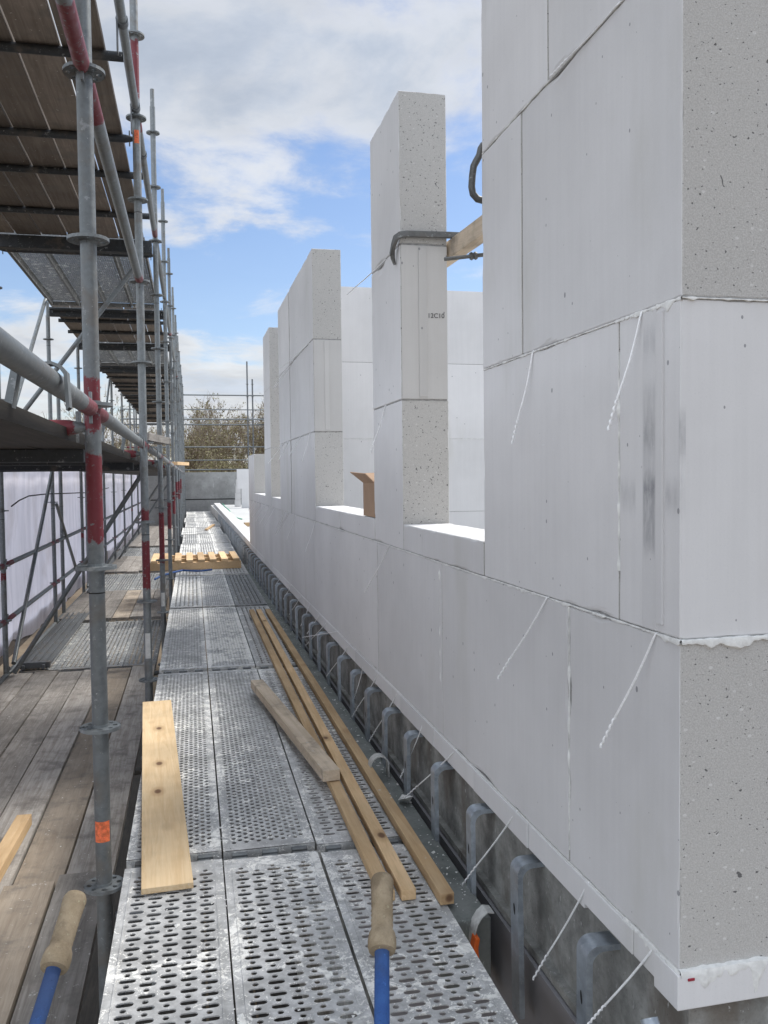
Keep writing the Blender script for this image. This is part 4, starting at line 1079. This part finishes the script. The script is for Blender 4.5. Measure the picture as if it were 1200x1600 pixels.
o = link('mortar_crumbs', cr.mesh('mortar_crumbs', M['mortar'])); o['kind'] = 'stuff'; o['label'] = 'white mortar crumbs scattered over the deck planks and ledge'; o['category'] = 'debris'

# ------------------------------------------------------------------ trees beyond the parapet
def tree(x, y, hgt, seed, label, spread=1., dens=1.):
    rt = random.Random(seed); tr = MB(); crn = MB(); z0 = -5.6
    root = thing('budding_tree', label, 'tree', (x, y, z0), 'bare budding trees beyond the parapet')
    tips = []
    def grow(p, d, L, r, lv):
        n = 3; pts = [p]; q = p
        for i in range(n):
            d = (d+Vector((rt.uniform(-.22, .22), rt.uniform(-.22, .22), rt.uniform(-.05, .14)))).normalized(); q = q+d*L/n; pts.append(q)
        tgt = tr if lv < 2 else crn
        tgt.tube(pts, [r*(1-.45*i/n) for i in range(n+1)], 6 if lv < 2 else 3, cap=False)
        if lv >= 5: tips.append((q, d)); return
        if lv >= 3: tips.append((q, d)); tips.append((pts[1], d))
        k = rt.choice((3, 3, 4)) if lv < 4 else 3
        for i in range(k):
            nd = (d+Vector((rt.uniform(-1, 1)*spread, rt.uniform(-1, 1)*spread, rt.uniform(-.25, .55)))*.75).normalized()
            grow(pts[rt.choice((2, 3, 3))] if i else q, nd, L*rt.uniform(.62, .8), r*.52, lv+1)
    hgt *= .87; grow(Vector((x, y, z0)), Vector((0, 0, 1)), hgt*.34, hgt*.018, 0)
    part('trunk', tr, M['bark'], root, smooth=True)
    for (q, d) in tips:
        for _ in range(4):     # twig
            e = (d+Vector((rt.uniform(-.8, .8), rt.uniform(-.8, .8), rt.uniform(-.3, .6)))).normalized()*rt.uniform(.3, .8)
            s_ = Vector((.010, 0, 0)); crn.add([q-s_, q+s_, q+e+s_*.3, q+e-s_*.3], [(0, 1, 2, 3)])
            for _ in range(int(1.1*dens+rt.random())):
                c = q+e*rt.random()+Vector((rt.gauss(0, .06), rt.gauss(0, .06), rt.gauss(0, .06))); a_ = rt.uniform(.03, .058)
                u = Vector((rt.gauss(0, 1), rt.gauss(0, 1), rt.gauss(0, 1))).normalized()*a_; v = u.cross(Vector((rt.gauss(0, 1), rt.gauss(0, 1), rt.gauss(0, 1)))).normalized()*a_*.7
                crn.add([c-u, c+v, c+u, c-v], [(0, 1, 2, 3)], 1)
    part('crown', crn, [M['bark'], M['leaf'] if seed % 2 else M['leaf2']], root)
TS = [(-10.5, 52, 10.5), (-7.2, 49, 10.8), (-4.4, 53, 12.2), (-1.9, 50, 11.8), (.4, 47, 11.2), (2.4, 51, 11.6), (4.6, 48, 11.4), (6.6, 52, 12.5), (9.6, 50, 11.6), (-.8, 43, 8.6), (1.6, 42, 8.3), (3.6, 43, 8.8), (5.6, 42, 8.2), (-3.4, 43, 8.4)]
names = ['leftmost', 'second from the left', 'third from the left', 'fourth from the left', 'fifth from the left', 'sixth from the left', 'seventh from the left', 'eighth from the left', 'rightmost']
for i, (x, y, h) in enumerate(TS):
    lab = ('tall bare budding tree beyond the parapet, '+names[i]) if i < 9 else ('low leafy thicket tree just behind the parapet, '+['second', 'third', 'fourth', 'fifth', 'first'][i-9]+' from the left')
    tree(x, y, h, 11+i, lab, dens=2.0 if i < 9 else 3.6)

# lower scaffold level under the deck (glimpsed through the gaps)
board_run('hidden lower', .70, 7, .32, .02, -.5, 14, -2.5, 'scaffold level under the deck', 'board_dark', 'boards of the level below the deck', .02)
for o in bpy.data.objects:
    if '_l' in o: del o['_l']
